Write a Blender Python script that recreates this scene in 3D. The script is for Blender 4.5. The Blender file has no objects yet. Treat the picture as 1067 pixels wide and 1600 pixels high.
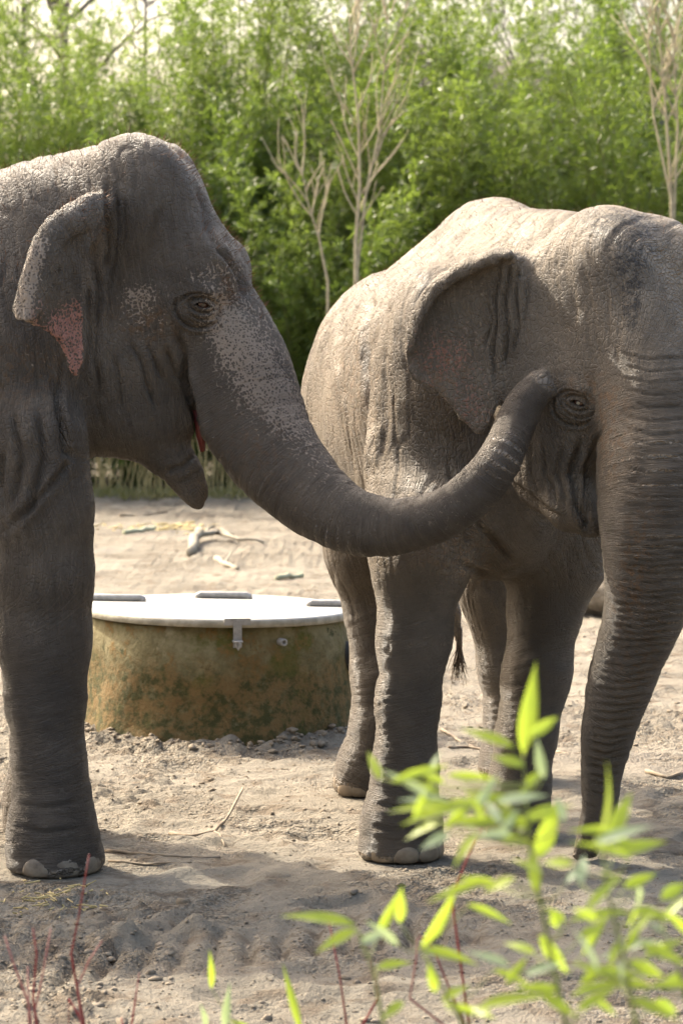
import bpy, math, random
import numpy as np
from mathutils import Vector, Matrix

# ------------------------------------------------------------------ camera
sc = bpy.context.scene
F_PX, CX, CY = 4000.0, 533.5, 800.0          # photograph pixels (1067 x 1600)
HORIZON = 565.0
CAM = np.array([0.0, 0.0, 1.8])
TH = math.atan((CY - HORIZON) / F_PX)
FWD = np.array([0, math.cos(TH), -math.sin(TH)])
UPV = np.array([0, math.sin(TH), math.cos(TH)])
cam_data = bpy.data.cameras.new('camera')
cam = bpy.data.objects.new('camera', cam_data)
sc.collection.objects.link(cam)
cam.location = CAM
cam.rotation_euler = (math.pi / 2 - TH, 0, 0)
cam_data.sensor_fit = 'VERTICAL'
cam_data.sensor_height = 36.0
cam_data.lens = 90.0
cam_data.clip_start = 0.05
cam_data.clip_end = 3000
cam_data.dof.use_dof = True
cam_data.dof.focus_distance = 9.1
cam_data.dof.aperture_fstop = 90.0 / 17.0
sc.camera = cam
# ------------------------------------------------------------------ sky, sun, exposure
SUN = Vector((-0.60, 0.53, 0.72)).normalized()      # direction towards the sun
world = bpy.data.worlds.new('World'); sc.world = world
world.use_nodes = True
wn = world.node_tree
wn.nodes.clear()
sky = wn.nodes.new('ShaderNodeTexSky'); sky.sky_type = 'NISHITA'; sky.sun_disc = False
sky.sun_elevation = math.asin(SUN.z)
sky.sun_rotation = math.atan2(SUN.x, SUN.y)
sky.air_density = 1.3; sky.dust_density = 10.0; sky.ozone_density = 1.0
bg = wn.nodes.new('ShaderNodeBackground'); bg.inputs['Strength'].default_value = 0.15
wo = wn.nodes.new('ShaderNodeOutputWorld')
wn.links.new(sky.outputs[0], bg.inputs[0]); wn.links.new(bg.outputs[0], wo.inputs[0])
sd = bpy.data.lights.new('sun', 'SUN'); sd.energy = 2.3; sd.angle = math.radians(0.6); sd.color = (1.0, 0.92, 0.77)
sun = bpy.data.objects.new('sun', sd); sc.collection.objects.link(sun)
sun.location = (-6, 14, 12)
sun.rotation_euler = (-SUN).to_track_quat('-Z', 'Y').to_euler()
sc.view_settings.view_transform = 'Standard'
sc.view_settings.look = 'None'
sc.view_settings.exposure = 1.95
sc.view_settings.gamma = 1.0
sc.render.engine = 'CYCLES'
sc.cycles.use_denoising = True
sc.cycles.max_bounces = 8
sc.cycles.transparent_max_bounces = 8

rng = np.random.default_rng(7)
random.seed(7)
C = sc.collection

# ------------------------------------------------------------------ helpers
def P(px, py, d):
    """photo pixel + distance along Y -> world point"""
    r = FWD + np.array([1, 0, 0]) * (px - CX) / F_PX + UPV * (CY - py) / F_PX
    return CAM + r * (d / r[1])

def project(V):
    q = V - CAM
    zc = q @ FWD
    return CX + F_PX * q[:, 0] / zc, CY - F_PX * (q @ UPV) / zc

def ground_d(py):
    return F_PX * CAM[2] / (py - HORIZON)

def hash3(ix, iy, iz, seed):
    h = (ix.astype(np.int64) * 374761393 + iy.astype(np.int64) * 668265263 + iz.astype(np.int64) * 2147483647 + seed * 144665) & 0xffffffff
    h = ((h ^ (h >> 13)) * 1274126177) & 0xffffffff
    h = ((h ^ (h >> 15)) * 2246822519) & 0xffffffff
    return ((h ^ (h >> 16)) & 0xffff) / 32767.5 - 1.0

def vnoise(x, y, z=None, seed=0):
    if z is None:
        z = np.zeros_like(x)
    x0, y0, z0 = np.floor(x), np.floor(y), np.floor(z)
    fx, fy, fz = x - x0, y - y0, z - z0
    fx, fy, fz = [t * t * t * (t * (t * 6 - 15) + 10) for t in (fx, fy, fz)]
    out = 0
    for dx in (0, 1):
        for dy in (0, 1):
            for dz in (0, 1):
                w = (fx if dx else 1 - fx) * (fy if dy else 1 - fy) * (fz if dz else 1 - fz)
                out = out + w * hash3(x0 + dx, y0 + dy, z0 + dz, seed)
    return out

def fbm(x, y, z=None, seed=0, octv=4, gain=0.5):
    a, s, out = 1.0, 1.0, 0
    for o in range(octv):
        out = out + a * vnoise(x * s, y * s, None if z is None else z * s, seed + o * 17)
        a *= gain; s *= 2.03
    return out

def sstep(a, b, x):
    t = np.clip((x - a) / (b - a), 0, 1)
    return t * t * (3 - 2 * t)

def mesh_obj(name, verts, faces, mat=None, parent=None, smooth=True):
    me = bpy.data.meshes.new(name)
    me.from_pydata([tuple(v) for v in verts], [], faces)
    return link_mesh(name, me, mat, parent, smooth)

def fast_mesh(name, V, Fq):
    """V (n,3) array, Fq (m,k) int array of equal-size polygons"""
    V = np.asarray(V, np.float32); Fq = np.asarray(Fq, np.int32)
    k = Fq.shape[1]
    me = bpy.data.meshes.new(name)
    me.vertices.add(len(V)); me.vertices.foreach_set('co', V.ravel())
    me.loops.add(Fq.size); me.loops.foreach_set('vertex_index', Fq.ravel())
    me.polygons.add(len(Fq))
    me.polygons.foreach_set('loop_start', np.arange(0, Fq.size, k, dtype=np.int32))
    me.update(calc_edges=True)
    return me

def link_mesh(name, me, mat=None, parent=None, smooth=True):
    if smooth:
        me.polygons.foreach_set('use_smooth', np.ones(len(me.polygons), bool))
    if mat is not None:
        me.materials.append(mat)
    o = bpy.data.objects.new(name, me)
    C.objects.link(o)
    if parent is not None:
        o.parent = parent
        o.matrix_parent_inverse = Matrix.Translation(-Vector(parent.location))
    return o

def empty(name, loc):
    o = bpy.data.objects.new(name, None); C.objects.link(o)
    o.location = loc; o.empty_display_size = 0.2
    return o

def tag(o, label=None, cat=None, group=None, kind=None):
    if label: o['label'] = label
    if cat: o['category'] = cat
    if group: o['group'] = group
    if kind: o['kind'] = kind
    return o

def copy_tree(root, loc, rotz, scale):
    r = root.copy(); C.objects.link(r)
    r.location = loc; r.rotation_euler = (0, 0, rotz); r.scale = scale
    for ch in root.children:
        c = ch.copy(); C.objects.link(c); c.parent = r
        c.matrix_parent_inverse = ch.matrix_parent_inverse.copy()
    return r

def tube_arrays(pts, rads, n=7, cap=True):
    """swept tube -> verts, faces (lists, quads + end fans as quads-degenerate tris)"""
    pts = [np.asarray(p, float) for p in pts]
    V, Fc = [], []
    prev = None
    for i, p in enumerate(pts):
        t = pts[min(i + 1, len(pts) - 1)] - pts[max(i - 1, 0)]
        t = t / (np.linalg.norm(t) + 1e-9)
        if prev is None:
            a = np.array([0, 0, 1.0]) if abs(t[2]) < 0.9 else np.array([1.0, 0, 0])
            u = np.cross(t, a)
        else:
            u = prev - t * (prev @ t)
        u = u / (np.linalg.norm(u) + 1e-9); prev = u
        w = np.cross(t, u)
        for k in range(n):
            a = 2 * math.pi * k / n
            V.append(p + rads[i] * (math.cos(a) * u + math.sin(a) * w))
    for i in range(len(pts) - 1):
        for k in range(n):
            Fc.append((i * n + k, i * n + (k + 1) % n, (i + 1) * n + (k + 1) % n, (i + 1) * n + k))
    if cap:
        Fc.append(tuple(range(n - 1, -1, -1)))
        Fc.append(tuple((len(pts) - 1) * n + k for k in range(n)))
    return V, Fc

class MB:
    def __init__(self): self.V, self.F = [], []
    def add(self, V, Fc):
        b = len(self.V); self.V += list(V); self.F += [tuple(i + b for i in f) for f in Fc]
    def tube(self, pts, rads, n=7, cap=True): self.add(*tube_arrays(pts, rads, n, cap))
    def build(self, name, mat, parent=None, smooth=True): return mesh_obj(name, self.V, self.F, mat, parent, smooth)

# ---- node helpers
class NT:
    def __init__(self, name):
        self.m = bpy.data.materials.new(name); self.m.use_nodes = True
        self.t = self.m.node_tree; self.t.nodes.clear()
        self.out = self.t.nodes.new('ShaderNodeOutputMaterial')
    def n(self, kind, **kw):
        nd = self.t.nodes.new(kind)
        for k, v in kw.items():
            if k.startswith('i_'):
                key = k[2:]
                nd.inputs[int(key) if key.isdigit() else key].default_value = v
            else:
                setattr(nd, k, v)
        return nd
    def l(self, a, b): self.t.links.new(a, b)
    def attr(self, name):
        return self.n('ShaderNodeAttribute', attribute_name=name).outputs['Fac']
    def noise(self, vec, scale, detail=4, rough=0.55, dist=0.0, w=None):
        nd = self.n('ShaderNodeTexNoise')
        if w is not None:
            nd.noise_dimensions = '4D'; self.l(w, nd.inputs['W'])
        nd.inputs['Scale'].default_value = scale; nd.inputs['Detail'].default_value = detail
        nd.inputs['Roughness'].default_value = rough; nd.inputs['Distortion'].default_value = dist
        if vec is not None: self.l(vec, nd.inputs['Vector'])
        return nd.outputs['Fac']
    def math(self, op, a, b=None, clamp=False):
        nd = self.n('ShaderNodeMath', operation=op, use_clamp=clamp)
        for i, v in enumerate((a, b)):
            if v is None: continue
            if isinstance(v, (int, float)): nd.inputs[i].default_value = v
            else: self.l(v, nd.inputs[i])
        return nd.outputs[0]
    def ramp(self, fac, lo, hi, a=0.0, b=1.0):
        nd = self.n('ShaderNodeMapRange', interpolation_type='SMOOTHSTEP')
        nd.inputs['From Min'].default_value = lo; nd.inputs['From Max'].default_value = hi
        nd.inputs['To Min'].default_value = a; nd.inputs['To Max'].default_value = b
        self.l(fac, nd.inputs['Value'])
        return nd.outputs[0]
    def mix(self, fac, a, b, blend='MIX'):
        nd = self.n('ShaderNodeMix', data_type='RGBA', blend_type=blend)
        for key, v in ((0, fac), (6, a), (7, b)):
            if isinstance(v, (int, float)): nd.inputs[key].default_value = v
            elif isinstance(v, tuple): nd.inputs[key].default_value = (*v, 1.0)
            else: self.l(v, nd.inputs[key])
        return nd.outputs[2]
    def pos(self): return self.n('ShaderNodeNewGeometry').outputs['Position']
    def obj(self): return self.n('ShaderNodeTexCoord').outputs['Object']
    def bsdf(self, col, rough=0.8, normal=None, spec=0.3, **kw):
        b = self.n('ShaderNodeBsdfPrincipled')
        if isinstance(col, tuple): b.inputs['Base Color'].default_value = (*col, 1)
        else: self.l(col, b.inputs['Base Color'])
        if isinstance(rough, (int, float)): b.inputs['Roughness'].default_value = rough
        else: self.l(rough, b.inputs['Roughness'])
        b.inputs['Specular IOR Level'].default_value = spec
        for k, v in kw.items(): b.inputs[k].default_value = v
        if normal is not None: self.l(normal, b.inputs['Normal'])
        return b.outputs[0]
    def bump(self, h, strength=0.5, dist=0.01, normal=None):
        nd = self.n('ShaderNodeBump'); nd.inputs['Strength'].default_value = strength
        nd.inputs['Distance'].default_value = dist
        self.l(h, nd.inputs['Height'])
        if normal is not None: self.l(normal, nd.inputs['Normal'])
        return nd.outputs[0]
    def done(self, shader):
        self.l(shader, self.out.inputs['Surface']); return self.m

def simple_mat(name, c1, c2, scale, rough=0.8, bump=0.3, bdist=0.01, spec=0.3, detail=5):
    t = NT(name); p = t.obj()
    f = t.noise(p, scale, detail)
    col = t.mix(t.ramp(f, 0.3, 0.7), c1, c2)
    nb = t.bump(t.noise(p, scale * 3, 6), bump, bdist)
    return t.done(t.bsdf(col, rough, nb, spec))

# ------------------------------------------------------------------ GROUND
FEET = []          # (x, y, r) discs flattened under feet, filled below
for px, d in ((84, 9.0), (626, 9.23), (806, 9.68), (560, 10.6), (798, 11.0)):
    FEET.append(((px - CX) / F_PX * d, d, 0.24))
TANK = np.array([(342 - CX) / F_PX * 12.62, 12.62])

def ground_z(x, y):
    x = np.asarray(x, float); y = np.asarray(y, float)
    amp = sstep(5.0, 6.5, y)
    z = 0.016 * fbm(x * 0.9, y * 0.9, seed=3, octv=3)
    # churned clods: patches where the sand was trodden
    patch = sstep(-0.1, 0.55, fbm(x * 0.8 + 5, y * 0.55, seed=21, octv=3))
    c = fbm(x * 9, y * 9, seed=40, octv=4, gain=0.6)
    z += patch * 0.022 * np.abs(c) + 0.006 * c
    z += patch * 0.010 * fbm(x * 26, y * 26, seed=44, octv=2)
    z += 0.0035 * fbm(x * 45, y * 45, seed=46, octv=2) * (0.5 + patch)
    # footprints: shallow bowls with rims
    cell = 0.75
    for ox, oy in ((0, 0), (0.37, 0.41)):
        gx, gy = np.floor((x + ox) / cell), np.floor((y + oy) / cell)
        hx = hash3(gx, gy, gx * 0, 5) * 0.16; hy = hash3(gx, gy, gx * 0, 9) * 0.16
        cxp = (gx + 0.5) * cell - ox + hx; cyp = (gy + 0.5) * cell - oy + hy
        on = hash3(gx, gy, gx * 0, 12) > 0.15
        ang = hash3(gx, gy, gx * 0, 31) * 3
        dx, dy = x - cxp, y - cyp
        rr = np.hypot(dx, dy) + 0.02 * vnoise(x * 12, y * 12, seed=8)
        z += on * 0.7 * (-0.022 * (1 - sstep(0.10, 0.17, rr)) + 0.014 * np.exp(-((rr - 0.185) / 0.035) ** 2))
    # long scrape lines running roughly across the view
    for a, k, s, am in ((0.12, 3.1, 60, 0.010), (-0.2, 4.3, 66, 0.009), (0.55, 5.0, 71, 0.008)):
        v = (y * math.cos(a) - x * math.sin(a)) * k + 0.8 * fbm(x * 0.7, y * 0.7, seed=s, octv=2)
        rid = np.abs(v - np.round(v)) / k
        gate = sstep(0.15, 0.5, vnoise(x * 0.8, np.round(v) * 3.7, seed=s + 3))
        z += -am * gate * np.exp(-(rid / 0.022) ** 2) + 0.6 * am * gate * np.exp(-((rid - 0.05) / 0.02) ** 2)
    # tyre track with slanted lugs
    p0 = P(90, 1560, ground_d(1560)); p1 = P(620, 1492, ground_d(1492))
    ax = (p1 - p0)[:2]; L = np.hypot(*ax); ax = ax / L
    s = (x - p0[0]) * ax[0] + (y - p0[1]) * ax[1]
    t = -(x - p0[0]) * ax[1] + (y - p0[1]) * ax[0]
    on = sstep(-0.15, 0.05, s) * (1 - sstep(L + 0.15, L + 0.6, s))
    band = sstep(-0.03, 0.02, t) * (1 - sstep(0.44, 0.52, t))
    ph = (s - 0.62 * t) / 0.118 + 0.22 * vnoise(s * 3, t * 3, seed=77)
    saw = ph - np.floor(ph)
    lug = sstep(0.0, 0.14, saw) * (1 - sstep(0.55, 1.0, saw))
    edge = np.exp(-((t + 0.03) / 0.035) ** 2) + np.exp(-((t - 0.5) / 0.05) ** 2)
    rough = 0.75 + 0.4 * vnoise(s * 7, t * 7, seed=91)
    z = z * (1 - 0.85 * on * band) + on * band * (-0.024 + 0.036 * lug * rough + 0.003 * fbm(x * 16, y * 16, seed=93, octv=3)) + on * 0.009 * edge
    # second rut on the left running away
    q0 = P(150, 1500, ground_d(1500)); q1 = P(345, 1405, ground_d(1405))
    bx = (q1 - q0)[:2]; L2 = np.hypot(*bx); bx = bx / L2
    s2 = (x - q0[0]) * bx[0] + (y - q0[1]) * bx[1]; t2 = -(x - q0[0]) * bx[1] + (y - q0[1]) * bx[0]
    on2 = sstep(-0.1, 0.1, s2) * (1 - sstep(L2 - 0.1, L2 + 0.2, s2))
    z += on2 * (0.014 * np.exp(-(t2 / 0.025) ** 2) - 0.02 * np.exp(-((t2 + 0.07) / 0.04) ** 2))
    # dug-up rim round the tank
    r = np.hypot(x - TANK[0], y - TANK[1])
    lump = 0.5 + 0.5 * fbm(x * 5, y * 5, seed=52, octv=3)
    z += 0.055 * np.exp(-((r - 0.70) / 0.11) ** 2) * np.clip(lump, 0, 1.4) + 0.02 * np.exp(-((r - 0.75) / 0.2) ** 2) * fbm(x * 14, y * 14, seed=55, octv=3)
    # bank in front of the thicket
    z += 0.10 * np.exp(-((y - 33.0) / 0.9) ** 2) * (0.5 + 0.5 * fbm(x * 2, y * 2, seed=61, octv=3))
    # feet press flat
    for fx, fy, fr in FEET:
        m = 1 - sstep(fr * 0.8, fr * 1.7, np.hypot(x - fx, y - fy))
        z = z * (1 - m) - 0.004 * m
    return z * (0.35 + 0.65 * amp)

def geo_axis(lo_far, lo, hi, hi_far, step, growth=1.13):
    mid = list(np.arange(lo, hi + step * 0.5, step))
    a, s = [], step
    v = mid[-1]
    while v < hi_far:
        s *= growth; v += s; a.append(v)
    b, s = [], step
    v = mid[0]
    while v > lo_far:
        s *= growth; v -= s; b.append(v)
    return np.array(b[::-1] + mid + a)

xs = geo_axis(-450, -2.3, 2.3, 450, 0.0165, 1.10)
ys = np.concatenate([geo_axis(-60, 6.5, 11.0, 11.01, 0.0165, 1.14)[:-1], geo_axis(11.0, 11.0, 11.0, 900, 0.017, 1.025)])
ys = np.unique(ys)
GX, GY = np.meshgrid(xs, ys)
GZ = ground_z(GX.ravel(), GY.ravel())
nx, ny = len(xs), len(ys)
idx = np.arange(nx * ny).reshape(ny, nx)
GF = np.stack([idx[:-1, :-1], idx[:-1, 1:], idx[1:, 1:], idx[1:, :-1]], -1).reshape(-1, 4)

t = NT('sand'); p = t.pos()
big = t.noise(p, 0.9, 5); mid = t.noise(p, 6, 6, 0.6); fine = t.noise(p, 60, 5, 0.65); grit = t.noise(p, 260, 3, 0.7)
col = t.mix(t.ramp(big, 0.35, 0.65), (0.248, 0.220, 0.174), (0.192, 0.169, 0.132))
col = t.mix(t.ramp(mid, 0.50, 0.66), col, (0.150, 0.120, 0.088))
col = t.mix(t.ramp(fine, 0.56, 0.74, 0, 0.7), col, (0.11, 0.085, 0.062))
col = t.mix(t.ramp(grit, 0.60, 0.75, 0, 0.5), col, (0.38, 0.34, 0.29))
# broad, randomly placed patches of greyer sand
grey_patch = t.noise(p, 0.5, 3)
col = t.mix(t.ramp(grey_patch, 0.55, 0.7, 0, 0.6), col, (0.205, 0.183, 0.155))
h = t.math('ADD', t.math('MULTIPLY', mid, 0.5), t.math('ADD', t.math('MULTIPLY', fine, 0.5), t.math('MULTIPLY', grit, 0.12)))
vc = t.n('ShaderNodeTexVoronoi', feature='SMOOTH_F1'); vc.inputs['Scale'].default_value = 30; t.l(p, vc.inputs['Vector'])
vd = t.n('ShaderNodeTexVoronoi', feature='F1'); vd.inputs['Scale'].default_value = 85; t.l(p, vd.inputs['Vector'])
rough_p = t.ramp(t.noise(p, 1.6, 4, 0.6), 0.44, 0.60)
cl = t.math('MULTIPLY', t.math('ADD', t.math('MULTIPLY', vc.outputs['Distance'], 0.7), t.math('MULTIPLY', vd.outputs['Distance'], 0.35)), t.math('ADD', 0.12, rough_p))
h = t.math('SUBTRACT', h, cl)
col = t.mix(t.math('MULTIPLY', rough_p, t.ramp(t.noise(p, 34, 4, 0.7), 0.46, 0.60, 0, 0.75)), col, (0.120, 0.094, 0.067))
m_sand = t.done(t.bsdf(col, 0.92, t.bump(h, 1.0, 0.045), 0.15))
ground = link_mesh('ground', fast_mesh('ground', np.stack([GX.ravel(), GY.ravel(), GZ], -1), GF), m_sand)
tag(ground, 'pale sandy trodden ground of the enclosure with ruts and tyre marks', kind='structure')

# ------------------------------------------------------------------ SDF body builder
class SDF:
    def __init__(self, lo, hi, h):
        self.lo = np.array(lo, float); self.h = h
        self.n = np.ceil((np.array(hi) - self.lo) / h).astype(int) + 1
        self.f = np.full(self.n, 0.4, np.float32)
        self.ax = [self.lo[i] + h * np.arange(self.n[i]) for i in range(3)]
    def box(self, lo, hi, pad):
        a = np.clip(np.floor((np.array(lo) - pad - self.lo) / self.h).astype(int), 0, self.n)
        b = np.clip(np.ceil((np.array(hi) + pad - self.lo) / self.h).astype(int) + 1, 0, self.n)
        sl = tuple(slice(a[i], b[i]) for i in range(3))
        if any(a[i] >= b[i] for i in range(3)): return None, None
        g = np.meshgrid(*[self.ax[i][sl[i]].astype(np.float32) for i in range(3)], indexing='ij')
        return sl, g
    def blend(self, sl, d, k):
        f = self.f[sl]
        hmm = np.clip(k - np.abs(f - d), 0, None) / k
        self.f[sl] = np.minimum(f, d) - hmm * hmm * k * 0.25
    def cone(self, a, ra, b, rb, k=0.05):
        a = np.asarray(a); b = np.asarray(b); R = max(ra, rb)
        sl, g = self.box(np.minimum(a, b) - R, np.maximum(a, b) + R, k + 0.06)
        if sl is None: return
        ba = b - a; L2 = float(ba @ ba) + 1e-9
        tt = np.clip(((g[0] - a[0]) * ba[0] + (g[1] - a[1]) * ba[1] + (g[2] - a[2]) * ba[2]) / L2, 0, 1)
        d = np.sqrt((g[0] - a[0] - tt * ba[0]) ** 2 + (g[1] - a[1] - tt * ba[1]) ** 2 + (g[2] - a[2] - tt * ba[2]) ** 2) - (ra + (rb - ra) * tt)
        self.blend(sl, d.astype(np.float32), k)
    def chain(self, pts, k=0.05):
        for (a, ra), (b, rb) in zip(pts[:-1], pts[1:]): self.cone(a, ra, b, rb, k)
    def ell(self, c, rad, fwd=(1, 0, 0), k=0.08, pitch=0.0):
        c = np.asarray(c); fwd = np.array(fwd, float); fwd /= np.linalg.norm(fwd)
        up = np.array([0, 0, 1.0]); lat = np.cross(up, fwd)
        f2 = fwd * math.cos(pitch) + up * math.sin(pitch); u2 = -fwd * math.sin(pitch) + up * math.cos(pitch)
        R = max(rad)
        sl, g = self.box(c - R, c + R, k + 0.06)
        if sl is None: return
        q = [g[i] - c[i] for i in range(3)]
        k0 = 0; k1 = 0
        for axv, r in zip((f2, u2, lat), rad):
            v = q[0] * axv[0] + q[1] * axv[1] + q[2] * axv[2]
            k0 = k0 + (v / r) ** 2; k1 = k1 + (v / r ** 2) ** 2
        k0 = np.sqrt(k0); k1 = np.sqrt(k1) + 1e-6
        self.blend(sl, (k0 * (k0 - 1) / k1).astype(np.float32), k)
    def sheet(self, pts, th, k=0.03):
        """pts (n,3) samples of a thin sheet, th half thickness per sample"""
        sl, g = self.box(pts.min(0), pts.max(0), 0.06)
        if sl is None: return
        Q = np.stack([a.ravel() for a in g], -1).astype(np.float32)
        out = np.full(len(Q), 9.0, np.float32)
        pts = pts.astype(np.float32); th = np.asarray(th, np.float32)
        p2 = (pts ** 2).sum(1)
        off = pts.mean(0)
        ptc = pts - off; p2 = (ptc ** 2).sum(1)
        for s in range(0, len(Q), 4000):
            q = Q[s:s + 4000] - off
            d2 = (q ** 2).sum(1)[:, None] + p2[None] - 2 * q @ ptc.T
            out[s:s + 4000] = (np.sqrt(np.clip(d2, 0, None)) - th[None]).min(1)
        self.blend(sl, out.reshape(g[0].shape), k)
    def carve(self, a, ra, b, rb, k=0.03):
        """subtract a tapered capsule"""
        a = np.asarray(a); b = np.asarray(b); R = max(ra, rb)
        sl, g = self.box(np.minimum(a, b) - R, np.maximum(a, b) + R, k + 0.03)
        ba = b - a; L2 = float(ba @ ba) + 1e-9
        tt = np.clip(((g[0] - a[0]) * ba[0] + (g[1] - a[1]) * ba[1] + (g[2] - a[2]) * ba[2]) / L2, 0, 1)
        d = np.sqrt((g[0] - a[0] - tt * ba[0]) ** 2 + (g[1] - a[1] - tt * ba[1]) ** 2 + (g[2] - a[2] - tt * ba[2]) ** 2) - (ra + (rb - ra) * tt)
        f = self.f[sl]; nd = -d.astype(np.float32)
        hmm = np.clip(k - np.abs(f - nd), 0, None) / k
        self.f[sl] = np.maximum(f, nd) + hmm * hmm * k * 0.25
    def floor(self, z0):
        zz = (z0 - self.ax[2]).astype(np.float32)[None, None, :]
        k = 0.03
        hmm = np.clip(k - np.abs(self.f - zz), 0, None) / k
        self.f = np.maximum(self.f, zz) + hmm * hmm * k * 0.25
    def mesh(self):
        f = self.f; n = self.n
        s = f < 0
        cnt = np.zeros(n - 1, np.int8)
        for i in (0, 1):
            for j in (0, 1):
                for k in (0, 1):
                    cnt += s[i:n[0] - 1 + i, j:n[1] - 1 + j, k:n[2] - 1 + k]
        act = (cnt > 0) & (cnt < 8)
        ci = np.argwhere(act)
        vid = np.full(n - 1, -1, np.int32); vid[act] = np.arange(len(ci))
        acc = np.zeros((len(ci), 3)); num = np.zeros(len(ci))
        cor = {}
        for i in (0, 1):
            for j in (0, 1):
                for k in (0, 1):
                    cor[i, j, k] = f[ci[:, 0] + i, ci[:, 1] + j, ci[:, 2] + k]
        for ax_ in range(3):
            for u in (0, 1):
                for v in (0, 1):
                    a = [0, 0, 0]; o = [q for q in range(3) if q != ax_]
                    a[o[0]] = u; a[o[1]] = v; b = list(a); b[ax_] = 1
                    fa, fb = cor[tuple(a)], cor[tuple(b)]
                    m = (fa < 0) != (fb < 0)
                    tt = np.where(m, fa / np.where(m, fa - fb, 1), 0)
                    pt = np.tile(np.array(a, float), (len(ci), 1)); pt[:, ax_] = tt
                    acc += pt * m[:, None]; num += m
        V = self.lo + (ci + acc / num[:, None]) * self.h
        faces = []
        for ax_ in range(3):
            o = [(ax_ + 1) % 3, (ax_ + 2) % 3]
            sa = [slice(1, -1)] * 3; sb = [slice(1, -1)] * 3
            sa[ax_] = slice(0, -1); sb[ax_] = slice(1, None)
            A, B = s[tuple(sa)], s[tuple(sb)]
            for flip, m in ((False, A & ~B), (True, ~A & B)):
                e = np.argwhere(m)
                if len(e) == 0: continue
                e = e + 1; e[:, ax_] -= 1
                q = []
                for du, dv in ((0, 0), (1, 0), (1, 1), (0, 1)):
                    c = e.copy(); c[:, o[0]] -= 1 - du; c[:, o[1]] -= 1 - dv
                    q.append(vid[c[:, 0], c[:, 1], c[:, 2]])
                q = np.stack(q, -1)
                faces.append(q[:, ::-1] if flip else q)
        return V, np.concatenate(faces)

def poly_samples(outline, step):
    o = np.array(outline, float)
    lo, hi = o.min(0), o.max(0)
    gx, gy = np.meshgrid(np.arange(lo[0], hi[0] + step, step), np.arange(lo[1], hi[1] + step, step))
    x, y = gx.ravel(), gy.ravel()
    ins = np.zeros(len(x), bool)
    for (x1, y1), (x2, y2) in zip(o, np.roll(o, -1, 0)):
        c = ((y1 > y) != (y2 > y)) & (x < (x2 - x1) * (y - y1) / (y2 - y1 + 1e-12) + x1)
        ins ^= c
    pts = [np.stack([x[ins], y[ins]], -1)]
    for (x1, y1), (x2, y2) in zip(o, np.roll(o, -1, 0)):
        m = max(2, int(math.hypot(x2 - x1, y2 - y1) / step))
        tt = np.linspace(0, 1, m, endpoint=False)[:, None]
        pts.append(np.array([[x1, y1]]) * (1 - tt) + np.array([[x2, y2]]) * tt)
    return np.concatenate(pts)

def in_poly(x, y, o, grow=0.0):
    o = np.array(o, float); c = o.mean(0); dv = o - c
    o = c + dv * (1 + grow / np.linalg.norm(dv, axis=1))[:, None]
    ins = np.zeros(len(x), bool)
    for (x1, y1), (x2, y2) in zip(o, np.roll(o, -1, 0)):
        ins ^= ((y1 > y) != (y2 > y)) & (x < (x2 - x1) * (y - y1) / (y2 - y1 + 1e-12) + x1)
    return ins

def smooth_outline(pts, rounds=2):
    p = np.array(pts, float)
    for _ in range(rounds):
        n = np.roll(p, -1, 0)
        p = np.stack([0.75 * p + 0.25 * n, 0.25 * p + 0.75 * n], 1).reshape(-1, 2)
    return p

def PV(pp, d):
    return np.array([P(a, b, c) for (a, b), c in zip(pp, np.broadcast_to(d, len(pp)))])

def PC(lst, d=None):
    """[(px,py,rpx[,d])] -> [(point, radius m)]"""
    out = []
    for e in lst:
        dd = e[3] if len(e) > 3 else d
        out.append((P(e[0], e[1], dd), e[2] * dd / F_PX))
    return out

def resample(pts, n):
    """smooth (Catmull-Rom) resampling of [(point, radius)]"""
    a = np.array([[*p, r] for p, r in pts])
    a = np.concatenate([[2 * a[0] - a[1]], a, [2 * a[-1] - a[-2]]])
    m = len(a) - 3; out = []
    for u in np.linspace(0, m, n):
        i = min(int(u), m - 1); t_ = u - i
        p0, p1, p2, p3 = a[i:i + 4]
        q = 0.5 * (2 * p1 + (p2 - p0) * t_ + (2 * p0 - 5 * p1 + 4 * p2 - p3) * t_ ** 2 + (3 * p1 - p0 - 3 * p2 + p3) * t_ ** 3)
        out.append((q[:3], float(q[3])))
    return out

def polyline_dist(V, pts):
    """distance & arc length of nearest point on a polyline (pts (m,k)), V (n,k)"""
    best = np.full(len(V), 1e9); S = np.zeros(len(V)); acc = 0.0
    for a, b in zip(pts[:-1], pts[1:]):
        ba = b - a; L = np.linalg.norm(ba)
        tt = np.clip(((V - a) @ ba) / (L * L + 1e-12), 0, 1)
        d = np.linalg.norm(V - a - tt[:, None] * ba, axis=1)
        m = d < best
        best[m] = d[m]; S[m] = acc + tt[m] * L
        acc += L
    return best, S

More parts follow.
